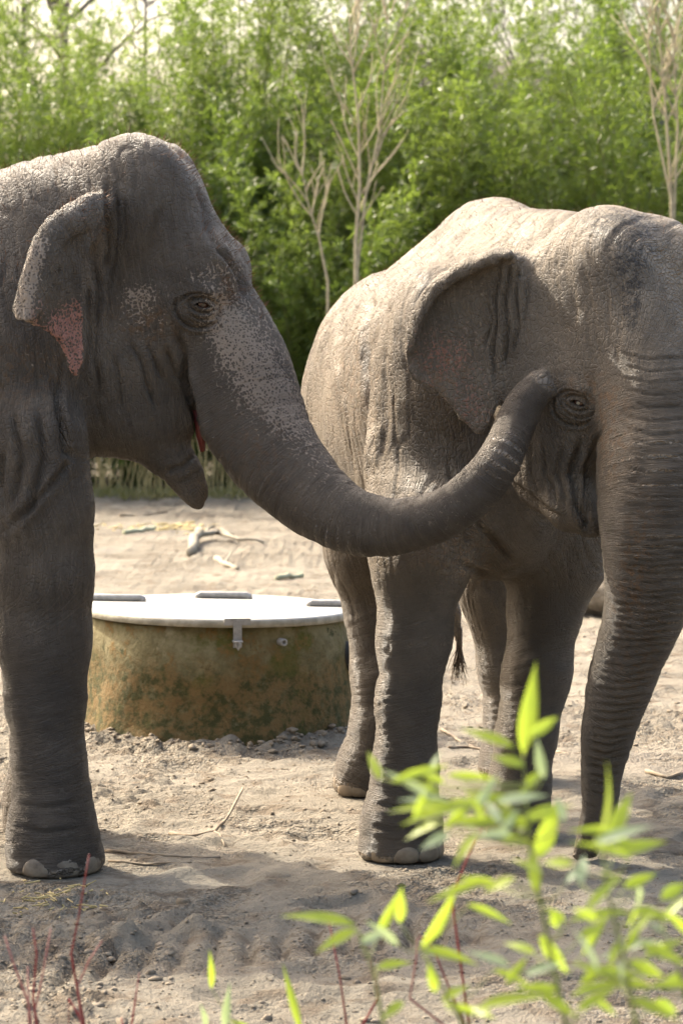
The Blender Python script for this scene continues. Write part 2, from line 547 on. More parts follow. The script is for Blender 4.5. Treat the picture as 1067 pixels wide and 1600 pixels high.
# ------------------------------------------------------------------ ELEPHANT SKIN
def skin_mat(name, c_dark, c_light, c_dust, c_pale, c_pink, wr=1.0):
    t = NT(name); p = t.pos()
    s = t.attr('wrinkle_s'); ring = t.attr('ring'); pale = t.attr('pale'); pink = t.attr('pink')
    dust = t.attr('dust'); mud = t.attr('mud'); rust = t.attr('rust')
    big = t.noise(p, 3.2, 5, 0.6); mid = t.noise(p, 14, 5, 0.65); fine = t.noise(p, 90, 4, 0.7)
    # wrinkle heights: folds across the body axis, rings across the limbs
    ls = t.attr('limb_s'); lw = t.attr('limb_w')
    def ridge(sv, sp, fq, pw):
        w = t.noise(p, sp, 2, 0.5, 0.0, t.math('MULTIPLY', sv, fq))
        r = t.math('SUBTRACT', 1.0, t.math('ABSOLUTE', t.math('SUBTRACT', t.math('MULTIPLY', w, 2.0), 1.0)))
        return t.math('POWER', r, pw)
    def blend(a, b, lw=lw):
        m = t.n('ShaderNodeMix'); t.l(lw, m.inputs[0]); t.l(a, m.inputs[2]); t.l(b, m.inputs[3]); return m.outputs[0]
    r1 = blend(ridge(s, 6, 20.0, 6.0), ridge(ls, 6, 30.0, 6.0))
    r2 = blend(ridge(s, 13, 42.0, 5.0), ridge(ls, 12, 64.0, 5.0))
    vo = t.n('ShaderNodeTexVoronoi', feature='DISTANCE_TO_EDGE')
    vo.inputs['Scale'].default_value = 46
    dn = t.n('ShaderNodeTexNoise'); dn.inputs['Scale'].default_value = 22; t.l(p, dn.inputs['Vector'])
    av = t.n('ShaderNodeVectorMath', operation='MULTIPLY_ADD')
    t.l(dn.outputs['Color'], av.inputs[0]); av.inputs[1].default_value = (0.03, 0.03, 0.03); t.l(p, av.inputs[2])
    t.l(av.outputs[0], vo.inputs['Vector'])
    crack = t.ramp(vo.outputs['Distance'], 0.0, 0.16)
    groove = t.math('ADD', t.math('MULTIPLY', r1, t.math('ADD', 0.80, t.math('MULTIPLY', ring, 0.55))),
                    t.math('MULTIPLY', r2, t.math('ADD', 0.60, t.math('MULTIPLY', ring, 0.40))))
    h = t.math('SUBTRACT', t.math('MULTIPLY', crack, 0.55), groove)
    h = t.math('ADD', h, t.math('MULTIPLY', fine, 0.22))
    crust = t.noise(p, 38, 4, 0.7)
    h = t.math('ADD', h, t.math('MULTIPLY', t.math('MULTIPLY', mud, mid), 1.6))
    h = t.math('ADD', h, t.math('MULTIPLY', t.math('MULTIPLY', t.ramp(dust, 0.5, 1.0), t.ramp(crust, 0.5, 0.62)), 0.5))
    nb = t.bump(h, 1.0 * wr, 0.016)
    # colour
    col = t.mix(t.ramp(big, 0.35, 0.68), c_dark, c_light)
    col = t.mix(t.ramp(mid, 0.45, 0.75, 0, 0.45), col, c_dark)
    dfac = t.math('MULTIPLY', dust, t.ramp(t.noise(p, 9, 5, 0.7), 0.3, 0.62), True)
    col = t.mix(dfac, col, c_dust)
    # dry dust caught in streaks along the folds
    st = t.noise(p, 9, 3, 0.6, 0.0, t.math('MULTIPLY', blend(s, ls), 55.0))
    col = t.mix(t.ramp(st, 0.50, 0.72, 0, 0.38), col, c_dust)
    # freckled depigmentation: dark dots left standing on a pale field
    v2 = t.n('ShaderNodeTexVoronoi', feature='F1'); v2.inputs['Scale'].default_value = 100; t.l(av.outputs[0], v2.inputs['Vector'])
    jit = t.math('ADD', v2.outputs['Distance'], t.math('MULTIPLY', t.math('SUBTRACT', fine, 0.5), 0.35))
    thr = t.math('SUBTRACT', 0.90, t.math('MULTIPLY', pale, 0.72))
    nd = t.n('ShaderNodeMapRange', interpolation_type='SMOOTHSTEP')
    t.l(jit, nd.inputs['Value']); t.l(thr, nd.inputs['From Min']); t.l(t.math('ADD', thr, 0.36), nd.inputs['From Max'])
    pf = t.math('MULTIPLY', nd.outputs[0], t.ramp(pale, 0.02, 0.25))
    palec = t.mix(pink, c_pale, c_pink)
    col = t.mix(t.math('MULTIPLY', pf, 0.78), col, palec)
    rf = t.math('MULTIPLY', rust, t.ramp(t.noise(p, 40, 5, 0.7), 0.46, 0.62))
    col = t.mix(rf, col, (0.26, 0.13, 0.045))
    mf = t.math('MULTIPLY', t.ramp(mud, 0.05, 0.7), t.ramp(t.noise(p, 30, 6, 0.75), 0.42, 0.56))
    col = t.mix(mf, col, (0.055, 0.046, 0.038))
    rough = t.ramp(mid, 0.3, 0.7, 0.45, 0.72)
    return t.done(t.bsdf(col, rough, nb, 0.38))

m_skin_l = skin_mat('skin_grey_brown', (0.105, 0.084, 0.064), (0.200, 0.162, 0.123), (0.33, 0.27, 0.205), (0.62, 0.49, 0.38), (0.66, 0.30, 0.235))
m_skin_r = skin_mat('skin_dusty', (0.140, 0.110, 0.078), (0.215, 0.172, 0.124), (0.33, 0.268, 0.195), (0.34, 0.27, 0.19), (0.42, 0.17, 0.12))
m_naill = simple_mat('pale_nail', (0.10, 0.077, 0.056), (0.20, 0.162, 0.118), 22, 0.6, 0.5, 0.006)
m_nail = simple_mat('nail', (0.13, 0.097, 0.064), (0.20, 0.152, 0.10), 26, 0.5, 0.3, 0.004)
m_eye = simple_mat('eye_dark', (0.012, 0.007, 0.005), (0.03, 0.013, 0.008), 40, 0.08, 0.0, 0.001, 0.6)
m_iris = simple_mat('iris', (0.060, 0.020, 0.010), (0.03, 0.011, 0.007), 120, 0.15, 0.0, 0.001, 0.6)
m_pupil_pale = simple_mat('pupil_pale', (0.26, 0.245, 0.20), (0.18, 0.165, 0.13), 150, 0.2, 0.0, 0.001, 0.6)
m_hair = simple_mat('hair_orange_brown', (0.20, 0.085, 0.03), (0.11, 0.05, 0.025), 12, 0.6, 0.0)
m_tailhair = simple_mat('hair_dark', (0.05, 0.035, 0.025), (0.10, 0.075, 0.05), 12, 0.6, 0.0)
m_mouth = simple_mat('mouth_pink', (0.16, 0.035, 0.025), (0.10, 0.022, 0.018), 30, 0.4, 0.3, 0.004)

def gauss(px, py, cx, cy, rx, ry, rot=0.0, pw=2):
    c, s = math.cos(math.radians(rot)), math.sin(math.radians(rot))
    dx, dy = px - cx, py - cy
    u, v = (dx * c + dy * s) / rx, (-dx * s + dy * c) / ry
    return np.exp(-(u * u + v * v) ** (pw / 2))

def eye_relief(V, N, disp, ec, en, sc_, flip, dirn):
    """lids, folds and the ring crease round the eye at ec"""
    up = np.array([0, 0, 1.0]); v = up - en * (up @ en); v /= np.linalg.norm(v)
    u = np.cross(v, en) * flip                       # towards the trunk
    q = V - ec
    near = (np.linalg.norm(q, axis=1) < 0.17 * sc_) & (N @ en > 0.1)
    uu = (q @ u) / sc_; vv = (q @ v) / sc_
    ca, sa = math.cos(dirn), math.sin(dirn)
    uu, vv = uu * ca + vv * sa, -uu * sa + vv * ca
    a, hu, hl = 0.031, 0.012, 0.009
    w = np.clip(1 - (uu / a) ** 2, 0, None)
    top = hu * w; bot = -hl * w
    inside = (np.abs(uu) < a) & (vv < top) & (vv > bot)
    e = np.zeros(len(V))
    dist_in = np.minimum(top - vv, vv - bot)
    e -= np.where(inside, 0.030 * sstep(0.0, 0.004, dist_in), 0)
    d_out = np.where(vv > 0, vv - top, bot - vv)
    d_out = np.hypot(np.clip(np.abs(uu) - a, 0, None), np.clip(d_out, 0, None))
    e += np.where(~inside, 0.010 * np.exp(-(d_out / 0.010) ** 2), 0)          # lid rims
    def arc(cu, cv, ru, rv, a0, a1, wd, dp):
        """elliptical crease"""
        nonlocal e
        th = np.degrees(np.arctan2((vv - cv) / rv, (uu - cu) / ru))
        rr = np.hypot((uu - cu) / ru, (vv - cv) / rv)
        mid, half = (a0 + a1) / 2, (a1 - a0) / 2
        dth = np.abs((th - mid + 180) % 360 - 180)
        m = 1 - sstep(half * 0.7, half, dth)
        dd = (rr - 1) * min(ru, rv)
        e -= m * dp * np.exp(-(dd / wd) ** 2)
        e += m * dp * 0.55 * np.exp(-((dd - 2.2 * wd) / (1.6 * wd)) ** 2)
    arc(0, -0.004, 0.050, 0.034, 15, 178, 0.0035, 0.008)
    arc(-0.010, -0.010, 0.070, 0.050, 60, 185, 0.0035, 0.006)
    arc(-0.002, 0.004, 0.046, 0.030, 185, 350, 0.0035, 0.008)
    arc(0.006, -0.010, 0.060, 0.040, 215, 375, 0.0035, 0.006)
    arc(-0.012, -0.014, 0.082, 0.070, 150, 385, 0.0050, 0.012)
    e += 0.012 * np.exp(-(((uu + 0.008) / 0.06) ** 2 + ((vv + 0.038) / 0.025) ** 2))   # bag under the eye
    e += 0.016 * np.exp(-(((uu) / 0.07) ** 2 + ((vv - 0.055) / 0.025) ** 2))           # brow roll
    m = 1 - sstep(0.11, 0.16, np.linalg.norm(q, axis=1) / sc_)
    disp[near] += (e * m * sc_)[near]
    return u, v

def catmull(V, Q):
    n = len(V)
    fp = V[Q].mean(1)
    E = np.stack([Q, np.roll(Q, -1, 1)], -1).reshape(-1, 2)
    Es = np.sort(E, 1); key = Es[:, 0].astype(np.int64) * n + Es[:, 1]
    uk, inv = np.unique(key, return_inverse=True)
    ea, eb = uk // n, uk % n; ne = len(uk)
    fi = np.repeat(np.arange(len(Q)), 4)
    cnt = np.bincount(inv, minlength=ne)
    es = np.stack([np.bincount(inv, fp[fi, c], ne) for c in range(3)], -1)
    ep = (V[ea] + V[eb] + es) / (2 + cnt)[:, None]
    em = (V[ea] + V[eb]) / 2
    val = np.bincount(ea, minlength=n) + np.bincount(eb, minlength=n)
    R = np.stack([np.bincount(ea, em[:, c], n) + np.bincount(eb, em[:, c], n) for c in range(3)], -1) / np.maximum(val, 1)[:, None]
    qf = Q.ravel(); nf = np.bincount(qf, minlength=n)
    Fm = np.stack([np.bincount(qf, fp[fi, c], n) for c in range(3)], -1) / np.maximum(nf, 1)[:, None]
    m = np.maximum(val, 3)[:, None]
    vp = (Fm + 2 * R + (m - 3) * V) / m
    ei = inv.reshape(-1, 4) + n; fi2 = np.arange(len(Q)) + n + ne
    quads = np.stack([np.stack([Q[:, k], ei[:, k], fi2, ei[:, k - 1]], -1) for k in range(4)], 1).reshape(-1, 4)
    return np.concatenate([vp, ep, fp]), quads

def finish_elephant(sdf, root, mat, limbs, axis, grooves, paint, eye_px, eye_flip, eye_rot, eye_scale=1.0, lump=1.0, refine=()):
    V, Fq = sdf.mesh()
    me2 = fast_mesh('body', *catmull(V, Fq))
    me2.name = 'body'
    def arrays():
        n = len(me2.vertices)
        V = np.empty(n * 3, np.float32); me2.vertices.foreach_get('co', V)
        me2.update()
        N = np.empty(n * 3, np.float32); me2.vertex_normals.foreach_get('vector', N)
        return V.reshape(-1, 3).astype(float), N.reshape(-1, 3).astype(float)
    V, N = arrays()
    px, py = project(V)
    view = CAM - V; view /= np.linalg.norm(view, axis=1)[:, None]
    # the eye sits on the nearest skin under its pixel
    m = np.hypot(px - eye_px[0], py - eye_px[1]) < 14
    cand = np.where(m & ((N * view).sum(1) > 0))[0]
    ymin = V[cand, 1].min(); cand = cand[V[cand, 1] < ymin + 0.08]
    ec = V[cand].mean(0); en = N[cand].mean(0); en /= np.linalg.norm(en)
    import bmesh
    bm = bmesh.new(); bm.from_mesh(me2)
    ecv = Vector(ec)
    fs = [f for f in bm.faces if (f.calc_center_median() - ecv).length < 0.13 * eye_scale]
    ed = list({e for f in fs for e in f.edges})
    bmesh.ops.subdivide_edges(bm, edges=ed, cuts=2, use_grid_fill=True)
    bm.to_mesh(me2); bm.free()
    V, N = arrays()
    px, py = project(V)
    view = CAM - V; view /= np.linalg.norm(view, axis=1)[:, None]
    face = sstep(0.0, 0.25, (N * view).sum(1))
    disp = np.zeros(len(V))
    # wrinkle coordinate and ring weight
    s = V @ np.asarray(axis, float)
    s = s + 0.05 * fbm(V[:, 0] * 2.5, V[:, 1] * 2.5, V[:, 2] * 2.5, seed=5, octv=2)
    ring = np.zeros(len(V)); sl = np.zeros(len(V)); lw = np.zeros(len(V))
    for pts, r_in, r_out, wgt in limbs:
        pa = np.array([p for p, r in pts])
        d, S = polyline_dist(V, pa)
        rad = np.interp(S, np.cumsum([0] + [np.linalg.norm(b[0] - a[0]) for a, b in zip(pts[:-1], pts[1:])]), [r for p, r in pts])
        w = 1 - sstep(r_in, r_out, d / rad)
        w *= sstep(0.0, 0.50, S)
        if wgt < 1.0:                                   # folds on the legs run aslant
            S = S + (0.35 * (V[:, 0] - pa[:, 0].mean()) + 0.05 * vnoise(V[:, 0] * 4, V[:, 1] * 4, V[:, 2] * 4, seed=2)) * sstep(0.25, 0.5, V[:, 2])
        sl[w > lw] = S[w > lw]; lw = np.maximum(lw, w)
        ring = np.maximum(ring, w * wgt)
    x, y, z = V.T
    disp += lump * 0.006 * fbm(x * 3.5, y * 3.5, z * 3.5, seed=11, octv=3)
    for ss, wt, a1, a2, f1 in ((s, 1 - lw, 0.0045, 0.0042, 34), (sl, lw, 0.0040, 0.0018, 34)):
        g = vnoise(ss * f1, x * 4.5 + 3, y * 4.5 + z * 4.5, seed=14)
        disp -= wt * a1 * np.clip(1 - np.abs(g) * 2.4, 0, 1) ** 2
        g2 = vnoise(ss * 13 + 9, x * 3.2, (y + z) * 3.2, seed=15)
        disp -= wt * a2 * np.clip(1 - np.abs(g2) * 3.0, 0, 1) ** 2
    for pts, wpx, dep, d0, d1 in grooves:
        pl = np.array(pts, float)
        m = (px > pl[:, 0].min() - 30) & (px < pl[:, 0].max() + 30) & (py > pl[:, 1].min() - 30) & (py < pl[:, 1].max() + 30) & (y > d0) & (y < d1)
        ii = np.where(m)[0]
        if len(ii) == 0: continue
        wob = 3.0 * vnoise(x[ii] * 14, z[ii] * 14, y[ii] * 14, seed=33)
        d, S = polyline_dist(np.stack([px[ii] + wob, py[ii]], -1), pl)
        L = S.max() + 1e-6
        taper = sstep(0, 0.15, S / L) * (1 - sstep(0.8, 1.0, S / L))
        taper = 0.25 + 0.75 * taper
        disp[ii] += 1.35 * face[ii] * taper * (-dep * np.exp(-(d / wpx) ** 2) + 0.45 * dep * np.exp(-((d - 2.0 * wpx) / (1.5 * wpx)) ** 2))
    u, v = eye_relief(V, N, disp, ec, en, eye_scale, eye_flip, eye_rot)
    V2 = V + N * disp[:, None]
    V2[:, 2] = np.maximum(V2[:, 2], -0.003)
    me2.vertices.foreach_set('co', V2.astype(np.float32).ravel())
    me2.update()
    masks = paint(px, py, V, N, face)
    masks['wrinkle_s'] = s; masks['limb_s'] = sl; masks['limb_w'] = lw; masks['ring'] = ring
    for k, a in masks.items():
        at = me2.attributes.new(k, 'FLOAT', 'POINT')
        at.data.foreach_set('value', np.asarray(a, np.float32))
    body = link_mesh('body', me2, mat, root)
    return body, V2, N, ec, en, u, v

def add_eye(root, ec, en, u, v, pale_pupil=False):
    r = 0.030
    c = ec - en * 0.034
    V, Fc = [], []
    for i in range(13):
        a = math.pi * i / 12
        for k in range(20):
            b = 2 * math.pi * k / 20
            V.append(c + r * (math.cos(a) * en + math.sin(a) * (math.cos(b) * u + math.sin(b) * v)))
    for i in range(12):
        for k in range(20):
            Fc.append((i * 20 + k, i * 20 + (k + 1) % 20, (i + 1) * 20 + (k + 1) % 20, (i + 1) * 20 + k))
    eye = mesh_obj('eye', V, Fc, m_eye, root)
    def capmesh(name, ang, lift, mat):
        V, Fc = [c + (r + lift) * en], []
        for j in range(1, 5):
            a = ang * j / 4
            for k in range(18):
                b = 2 * math.pi * k / 18
                V.append(c + (r + lift) * (math.cos(a) * en + math.sin(a) * (math.cos(b) * u + math.sin(b) * v)))
        for k in range(18): Fc.append((0, 1 + k, 1 + (k + 1) % 18))
        for j in range(3):
            for k in range(18):
                Fc.append((1 + j * 18 + k, 1 + (j + 1) * 18 + k, 1 + (j + 1) * 18 + (k + 1) % 18, 1 + j * 18 + (k + 1) % 18))
        o = mesh_obj(name, V, Fc, mat); o.parent = eye
        o.matrix_parent_inverse = Matrix.Identity(4)
        return o
    capmesh('iris', 0.52, 0.0012, m_iris)
    capmesh('pupil', 0.19, 0.0024, m_pupil_pale if pale_pupil else m_eye)  # whitish cap on the pupil of one eye, dark otherwise
    return eye

def add_nails(root, fc, R, ang0, angs, size=0.046, mat=None):
    for a in angs:
        th = math.radians(ang0 + a)
        dv = np.array([math.cos(th), math.sin(th), 0]); lt = np.array([-dv[1], dv[0], 0])
        c = np.array([fc[0], fc[1], 0.0]) + dv * (R - 0.007) + np.array([0, 0, 0.036])
        V, Fc = [], []
        for i in range(9):
            p1 = math.pi * i / 8 - math.pi / 2
            for k in range(14):
                q = 2 * math.pi * k / 14
                o = dv * 0.013 * math.cos(p1) * math.cos(q) + lt * size * 1.04 * math.cos(p1) ** 0.8 * math.sin(q) * (1.0 - 0.25 * math.sin(p1)) + np.array([0, 0, 0.036 * math.sin(p1)])
                o[2] = max(o[2], -0.032)
                V.append(c + o)
        for i in range(8):
            for k in range(14):
                Fc.append((i * 14 + k, i * 14 + (k + 1) % 14, (i + 1) * 14 + (k + 1) % 14, (i + 1) * 14 + k))
        mesh_obj('toenail', V, Fc, mat or m_nail, root)

def add_hair(root, V, N, weight, count, length, mat, lean=(0, 0, 0), seed=1, name='hair', width=0.0007):
    r = np.random.default_rng(seed)
    w = np.clip(weight, 0, None); w = w / w.sum()
    ii = r.choice(len(V), count, p=w)
    Vv, Ff = np.empty((count * 4, 3)), np.empty((count * 2, 3), int)
    L = length * r.uniform(0.4, 1.15, count)[:, None]
    dirn = N[ii] + np.array(lean) + r.normal(0, 0.30, (count, 3)); dirn /= np.linalg.norm(dirn, axis=1)[:, None]
    root_p = V[ii] + r.normal(0, 0.004, (count, 3)) - N[ii] * 0.004
    side = np.cross(dirn, r.normal(0, 1, (count, 3))); side /= np.linalg.norm(side, axis=1)[:, None]
    side *= width
    bend = r.normal(0, 0.25, (count, 3)) * L
    Vv[0::4] = root_p - side; Vv[1::4] = root_p + side
    Vv[2::4] = root_p + dirn * L * 0.55 + side * 0.7 + 0.2 * bend; Vv[3::4] = root_p + dirn * L + 0.5 * bend
    b = np.arange(count) * 4
    Ff[0::2] = np.stack([b, b + 1, b + 2], -1); Ff[1::2] = np.stack([b, b + 2, b + 3], -1)
    o = link_mesh(name, fast_mesh(name, Vv, Ff), mat, root)
    tag(o, kind='stuff')
    return o

# ------------------------------------------------------------------ LEFT ELEPHANT (profile, reaching with its trunk)
HV = 0.017
def build_left(TIP):
    S = SDF((-3.75, 8.35, -0.05), (0.85, 10.25, 2.72), HV)
    yaw = math.radians(12)
    hf = (math.cos(yaw), -math.sin(yaw), 0); nl = np.array([-math.sin(yaw), -math.cos(yaw), 0])
    # body
    S.ell(P(-330, 575, 9.40), (1.25, 0.64, 0.56), k=0.1)
    S.ell(P(-700, 640, 9.45), (0.75, 0.62, 0.52), k=0.15)
    S.ell(P(45, 480, 9.36), (0.52, 0.50, 0.35), (1, -0.1, 0), k=0.15, pitch=0.15)
    S.ell(P(10, 610, 9.20), (0.27, 0.48, 0.33), k=0.12)
    S.ell(P(0, 715, 9.32), (0.29, 0.25, 0.34), k=0.08)
    S.ell(P(120, 345, 9.33), (0.30, 0.24, 0.24), hf, k=0.12, pitch=0.2)
    # head
    S.ell(P(205, 345, 9.30), (0.275, 0.285, 0.26), hf, k=0.1)
    for sgn in (-1, 1):
        S.ell(P(222, 300, 9.30) + nl * 0.105 * sgn, (0.20, 0.205, 0.15), hf, k=0.06)
        S.ell(P(330, 430, 9.25) + nl * 0.145 * sgn, (0.095, 0.14, 0.075), hf, k=0.12, pitch=-0.4)
    S.ell(P(272, 372, 9.27), (0.15, 0.21, 0.17), hf, k=0.10, pitch=0.35)
    S.ell(P(290, 475, 9.27), (0.245, 0.29, 0.235), hf, k=0.09)
    S.ell(P(190, 585, 9.30), (0.25, 0.28, 0.235), hf, k=0.1)
    S.ell(P(200, 640, 9.28), (0.25, 0.185, 0.17), hf, k=0.06, pitch=-0.25)
    S.chain(PC([(225, 675, 44, 9.27), (262, 708, 36, 9.26), (288, 740, 27, 9.25), (303, 768, 20, 9.25), (312, 790, 9, 9.25)]), 0.03)
    trunk = PC([(330, 470, 66, 9.26), (368, 570, 84, 9.22), (412, 685, 77, 9.15), (468, 755, 65, 9.05), (535, 808, 52, 8.96),
                (597, 823, 45, 8.90), (655, 818, 41, 8.84), (705, 796, 37, 8.78), (752, 758, 34, 8.73), (784, 712, 32, 8.71),
                (803, 665, 30, TIP - 0.01), (820, 628, 27, TIP), (841, 602, 21, TIP)])
    trunk = resample(trunk, 60)
    S.chain(trunk, 0.02)
    S.chain(PC([(836, 598, 20, TIP), (848, 588, 13, TIP), (846, 575, 5, TIP)]), 0.02)
    S.chain(PC([(840, 606, 19, TIP), (860, 612, 12, TIP + 0.01)]), 0.02)
    # cleft between the lower lip and the trunk
    S.carve(P(327, 705, 9.25), 0.016, P(342, 740, 9.25), 0.04, 0.02)
    for off in (-0.19, 0.19):
        S.carve(P(312, 665, 9.25) + nl * off, 0.02, P(285, 600, 9.25) + nl * off * 1.15, 0.008, 0.03)
    S.carve(P(143, 395, 8.98), 0.045, P(141, 600, 8.97), 0.040, 0.03)
    # ear: flap lying back over the neck
    ear = smooth_outline([(160, 303), (118, 322), (72, 352), (50, 400), (36, 450), (24, 496), (62, 508), (96, 528), (118, 594), (128, 560), (127, 470), (125, 400), (150, 372), (165, 335)])
    pp = poly_samples(ear, 4.5)
    dd = 9.00 - 0.0017 * (160 - pp[:, 0]) - 0.085 * sstep(0, 28, 160 - pp[:, 0]) + 0.014 * np.sin(pp[:, 1] / 38.0) + 0.010 * np.sin(pp[:, 0] / 14)
    S.sheet(PV(pp, dd), np.full(len(pp), 0.013), 0.025)
    # folded-over rim
    rim = smooth_outline([(163, 300), (112, 320), (68, 350), (44, 400), (30, 455), (22, 497), (58, 502), (70, 455), (78, 410), (100, 372), (150, 345), (166, 325)])
    pp = poly_samples(rim, 4.5)
    # distance from the outer edge decides how far the rim rolls towards the viewer
    edge = np.array([(163, 300), (112, 320), (68, 350), (44, 400), (30, 455), (22, 497)], float)
    de, _ = polyline_dist(pp, edge)
    dd = 9.00 - 0.0017 * (160 - pp[:, 0]) - 0.085 * sstep(0, 28, 160 - pp[:, 0]) - 0.050 * np.sin(np.clip(de / 36, 0, 1) * 2.2)
    S.sheet(PV(pp, dd), np.full(len(pp), 0.014), 0.03)
    # ear root
    S.cone(P(152, 330, 9.06), 0.05, P(152, 385, 9.08), 0.03, 0.06)
    S.carve(P(134, 400, 8.93), 0.022, P(146, 395, 9.03), 0.03, 0.02)
    # legs
    leg = PC([(50, 690, 90), (66, 800, 82), (71, 900, 76), (71, 1000, 72), (72, 1095, 62), (77, 1190, 55), (80, 1252, 57), (80, 1305, 69), (85, 1346, 79)], 9.0)
    S.chain(leg, 0.05)
    limbs = [(trunk, 1.05, 1.35, 1.0), (leg[2:], 1.05, 1.3, 0.55)]
    for off in ((-0.10, 0.70, 0), (-2.15, 0.05, 0), (-2.3, 0.72, 0)):
        l2 = [(p + np.array(off), r) for p, r in leg]
        S.chain(l2, 0.05)
    S.chain(PC([(-1110, 560, 40, 9.45), (-1140, 700, 22, 9.45), (-1130, 950, 14, 9.45)]), 0.05)
    S.floor(-0.004)
    root = empty('elephant', P(84, 1365, 9.0) * np.array([1, 1, 0]))
    tag(root, 'dark grey elephant in profile, stretching its trunk to the other one\'s face', 'elephant', 'elephants')
    grooves = [
        # behind the ear / temple
        ([(170, 285), (165, 330), (172, 380), (168, 430)], 4, 0.012, 8.5, 9.4), ([(182, 290), (186, 340), (182, 400), (172, 460)], 3.5, 0.010, 8.5, 9.4),
        ([(192, 300), (197, 350), (190, 410)], 3, 0.007, 8.5, 9.4), ([(150, 400), (158, 470), (150, 560), (160, 640)], 5, 0.014, 8.5, 9.4),
        ([(140, 440), (145, 520), (135, 600)], 4, 0.010, 8.5, 9.4),
        # cheek folds
        ([(178, 560), (190, 600), (188, 640)], 4, 0.010, 8.5, 9.4), ([(205, 530), (222, 570), (232, 605), (245, 640)], 4, 0.011, 8.5, 9.4),
        ([(232, 535), (246, 570), (258, 600)], 3.5, 0.009, 8.5, 9.4), ([(262, 545), (275, 585), (292, 600)], 4, 0.010, 8.5, 9.4),
        ([(160, 560), (150, 620), (165, 680)], 3.5, 0.008, 8.5, 9.4),
        # mouth corner up to the trunk root
        ([(288, 575), (298, 620), (308, 660), (318, 700)], 6, 0.030, 8.5, 9.4), ([(275, 520), (290, 560), (292, 600)], 5, 0.013, 8.5, 9.4),
        # forehead ridge
        ([(335, 385), (352, 400), (372, 425), (380, 460)], 5, 0.012, 8.5, 9.5), ([(310, 290), (322, 330), (330, 370), (352, 390)], 7, 0.010, 8.5, 9.5),
        ([(255, 320), (240, 360), (232, 410)], 6, 0.006, 8.5, 9.4),
        # lip
        ([(262, 735), (285, 728), (302, 712)], 4, 0.010, 8.5, 9.4), ([(278, 755), (296, 745), (312, 735)], 2.5, 0.005, 8.5, 9.4),
        # neck and chest
        ([(85, 600), (95, 660), (105, 705), (128, 720)], 6, 0.018, 8.5, 9.6), ([(60, 640), (70, 720), (50, 790), (10, 830)], 6, 0.014, 8.5, 9.6),
        ([(20, 640), (35, 720), (20, 790)], 5, 0.010, 8.5, 9.6), ([(100, 560), (92, 620), (100, 690)], 4, 0.010, 8.5, 9.6),
        ([(110, 720), (80, 760), (40, 800)], 5, 0.012, 8.5, 9.6), ([(5, 700), (0, 760), (20, 820)], 5, 0.010, 8.5, 9.6),
        # foot
        ([(30, 1290), (70, 1300), (130, 1292)], 4, 0.007, 8.5, 9.1), ([(28, 1255), (75, 1262), (128, 1250)], 4, 0.006, 8.5, 9.1),
    ]
    def paint(px, py, V, N, face):
        G = lambda *a, **k: gauss(px, py, *a, **k)
        nearm = (V[:, 1] < 9.45)
        pale = 1.0 * G(395, 560, 55, 105, -20) + 0.75 * G(455, 640, 40, 75, -38) + 0.7 * G(345, 500, 30, 60, -10) + 0.35 * G(520, 740, 60, 45, 30)
        pale += 0.75 * G(218, 462, 34, 26) + 0.45 * G(225, 500, 45, 30) + 0.4 * G(330, 425, 60, 16, -10) + 0.22 * G(60, 560, 60, 50)
        pale += 0.18 * G(10, 640, 40, 40) + 0.3 * G(700, 800, 60, 40)
        eard = polyline_dist(np.stack([px, py], -1), np.array([(112, 322), (65, 352), (46, 400), (36, 455), (28, 495)], float))[0]
        ed = np.abs(V[:, 1] - (8.98 - 0.0017 * (160 - px) - 0.085 * sstep(0, 28, 160 - px)))
        earm = (ed < 0.075) & in_poly(px, py, ear, 8) & (N[:, 1] < 0.1)
        pj = py + 0.30 * (px - 95) + 16 * vnoise(px / 17, py / 17, seed=6)
        pale = np.where(earm, np.maximum(pale * 0.4, 1.0 * (1 - sstep(14, 34, eard)) * sstep(330, 400, py) + 0.95 * sstep(450, 515, pj)), pale) * nearm
        pink = np.where(earm, sstep(440, 500, pj) * sstep(40, 66, px) * 0.95, 0)
        # rusty tint on cheek, trunk and neck
        rust = 0.5 * G(230, 505, 50, 35) + 0.35 * G(400, 700, 80, 50, 40) + 0.35 * G(40, 580, 70, 60)
        dust = 0.55 * sstep(0.55, 0.95, N[:, 2]) + 0.25 * G(120, 260, 130, 60)
        return dict(pale=np.clip(pale, 0, 1) * face, pink=pink * face, rust=rust * face, dust=np.clip(dust, 0, 1), mud=np.zeros(len(px)))
    body, V, N, ec, en, u, v = finish_elephant(S, root, m_skin_l, limbs, (1, 0.05, 0.15), grooves, paint, (318, 478), 1, math.radians(-10), 1.0)
    add_eye(root, ec, en, u, v)
    FWD_DEG = 0
    add_nails(root, P(85, 1365, 9.0), 0.170, FWD_DEG, (-105, -68, -30, 8, 46), 0.05, m_naill)
    # hair on crown, brow and back
    w = sstep(0.0, 0.6, N[:, 2]) * (V[:, 2] > 2.0) * (V[:, 0] > -1.6) + 0.6 * (V[:, 2] > 1.95) * sstep(0.3, 0.8, N[:, 0]) * (V[:, 0] > -0.9)
    add_hair(root, V, N, w, 3800, 0.035, m_hair, (0.1, 0, 0.1), 3)
    # mouth lining glimpsed between lip and trunk
    mb = MB(); mb.tube([P(306, 640, 9.22), P(314, 680, 9.24), P(317, 705, 9.25)], [0.012, 0.018, 0.010], 8)
    mb.build('mouth_lining', m_mouth, root)
    return root

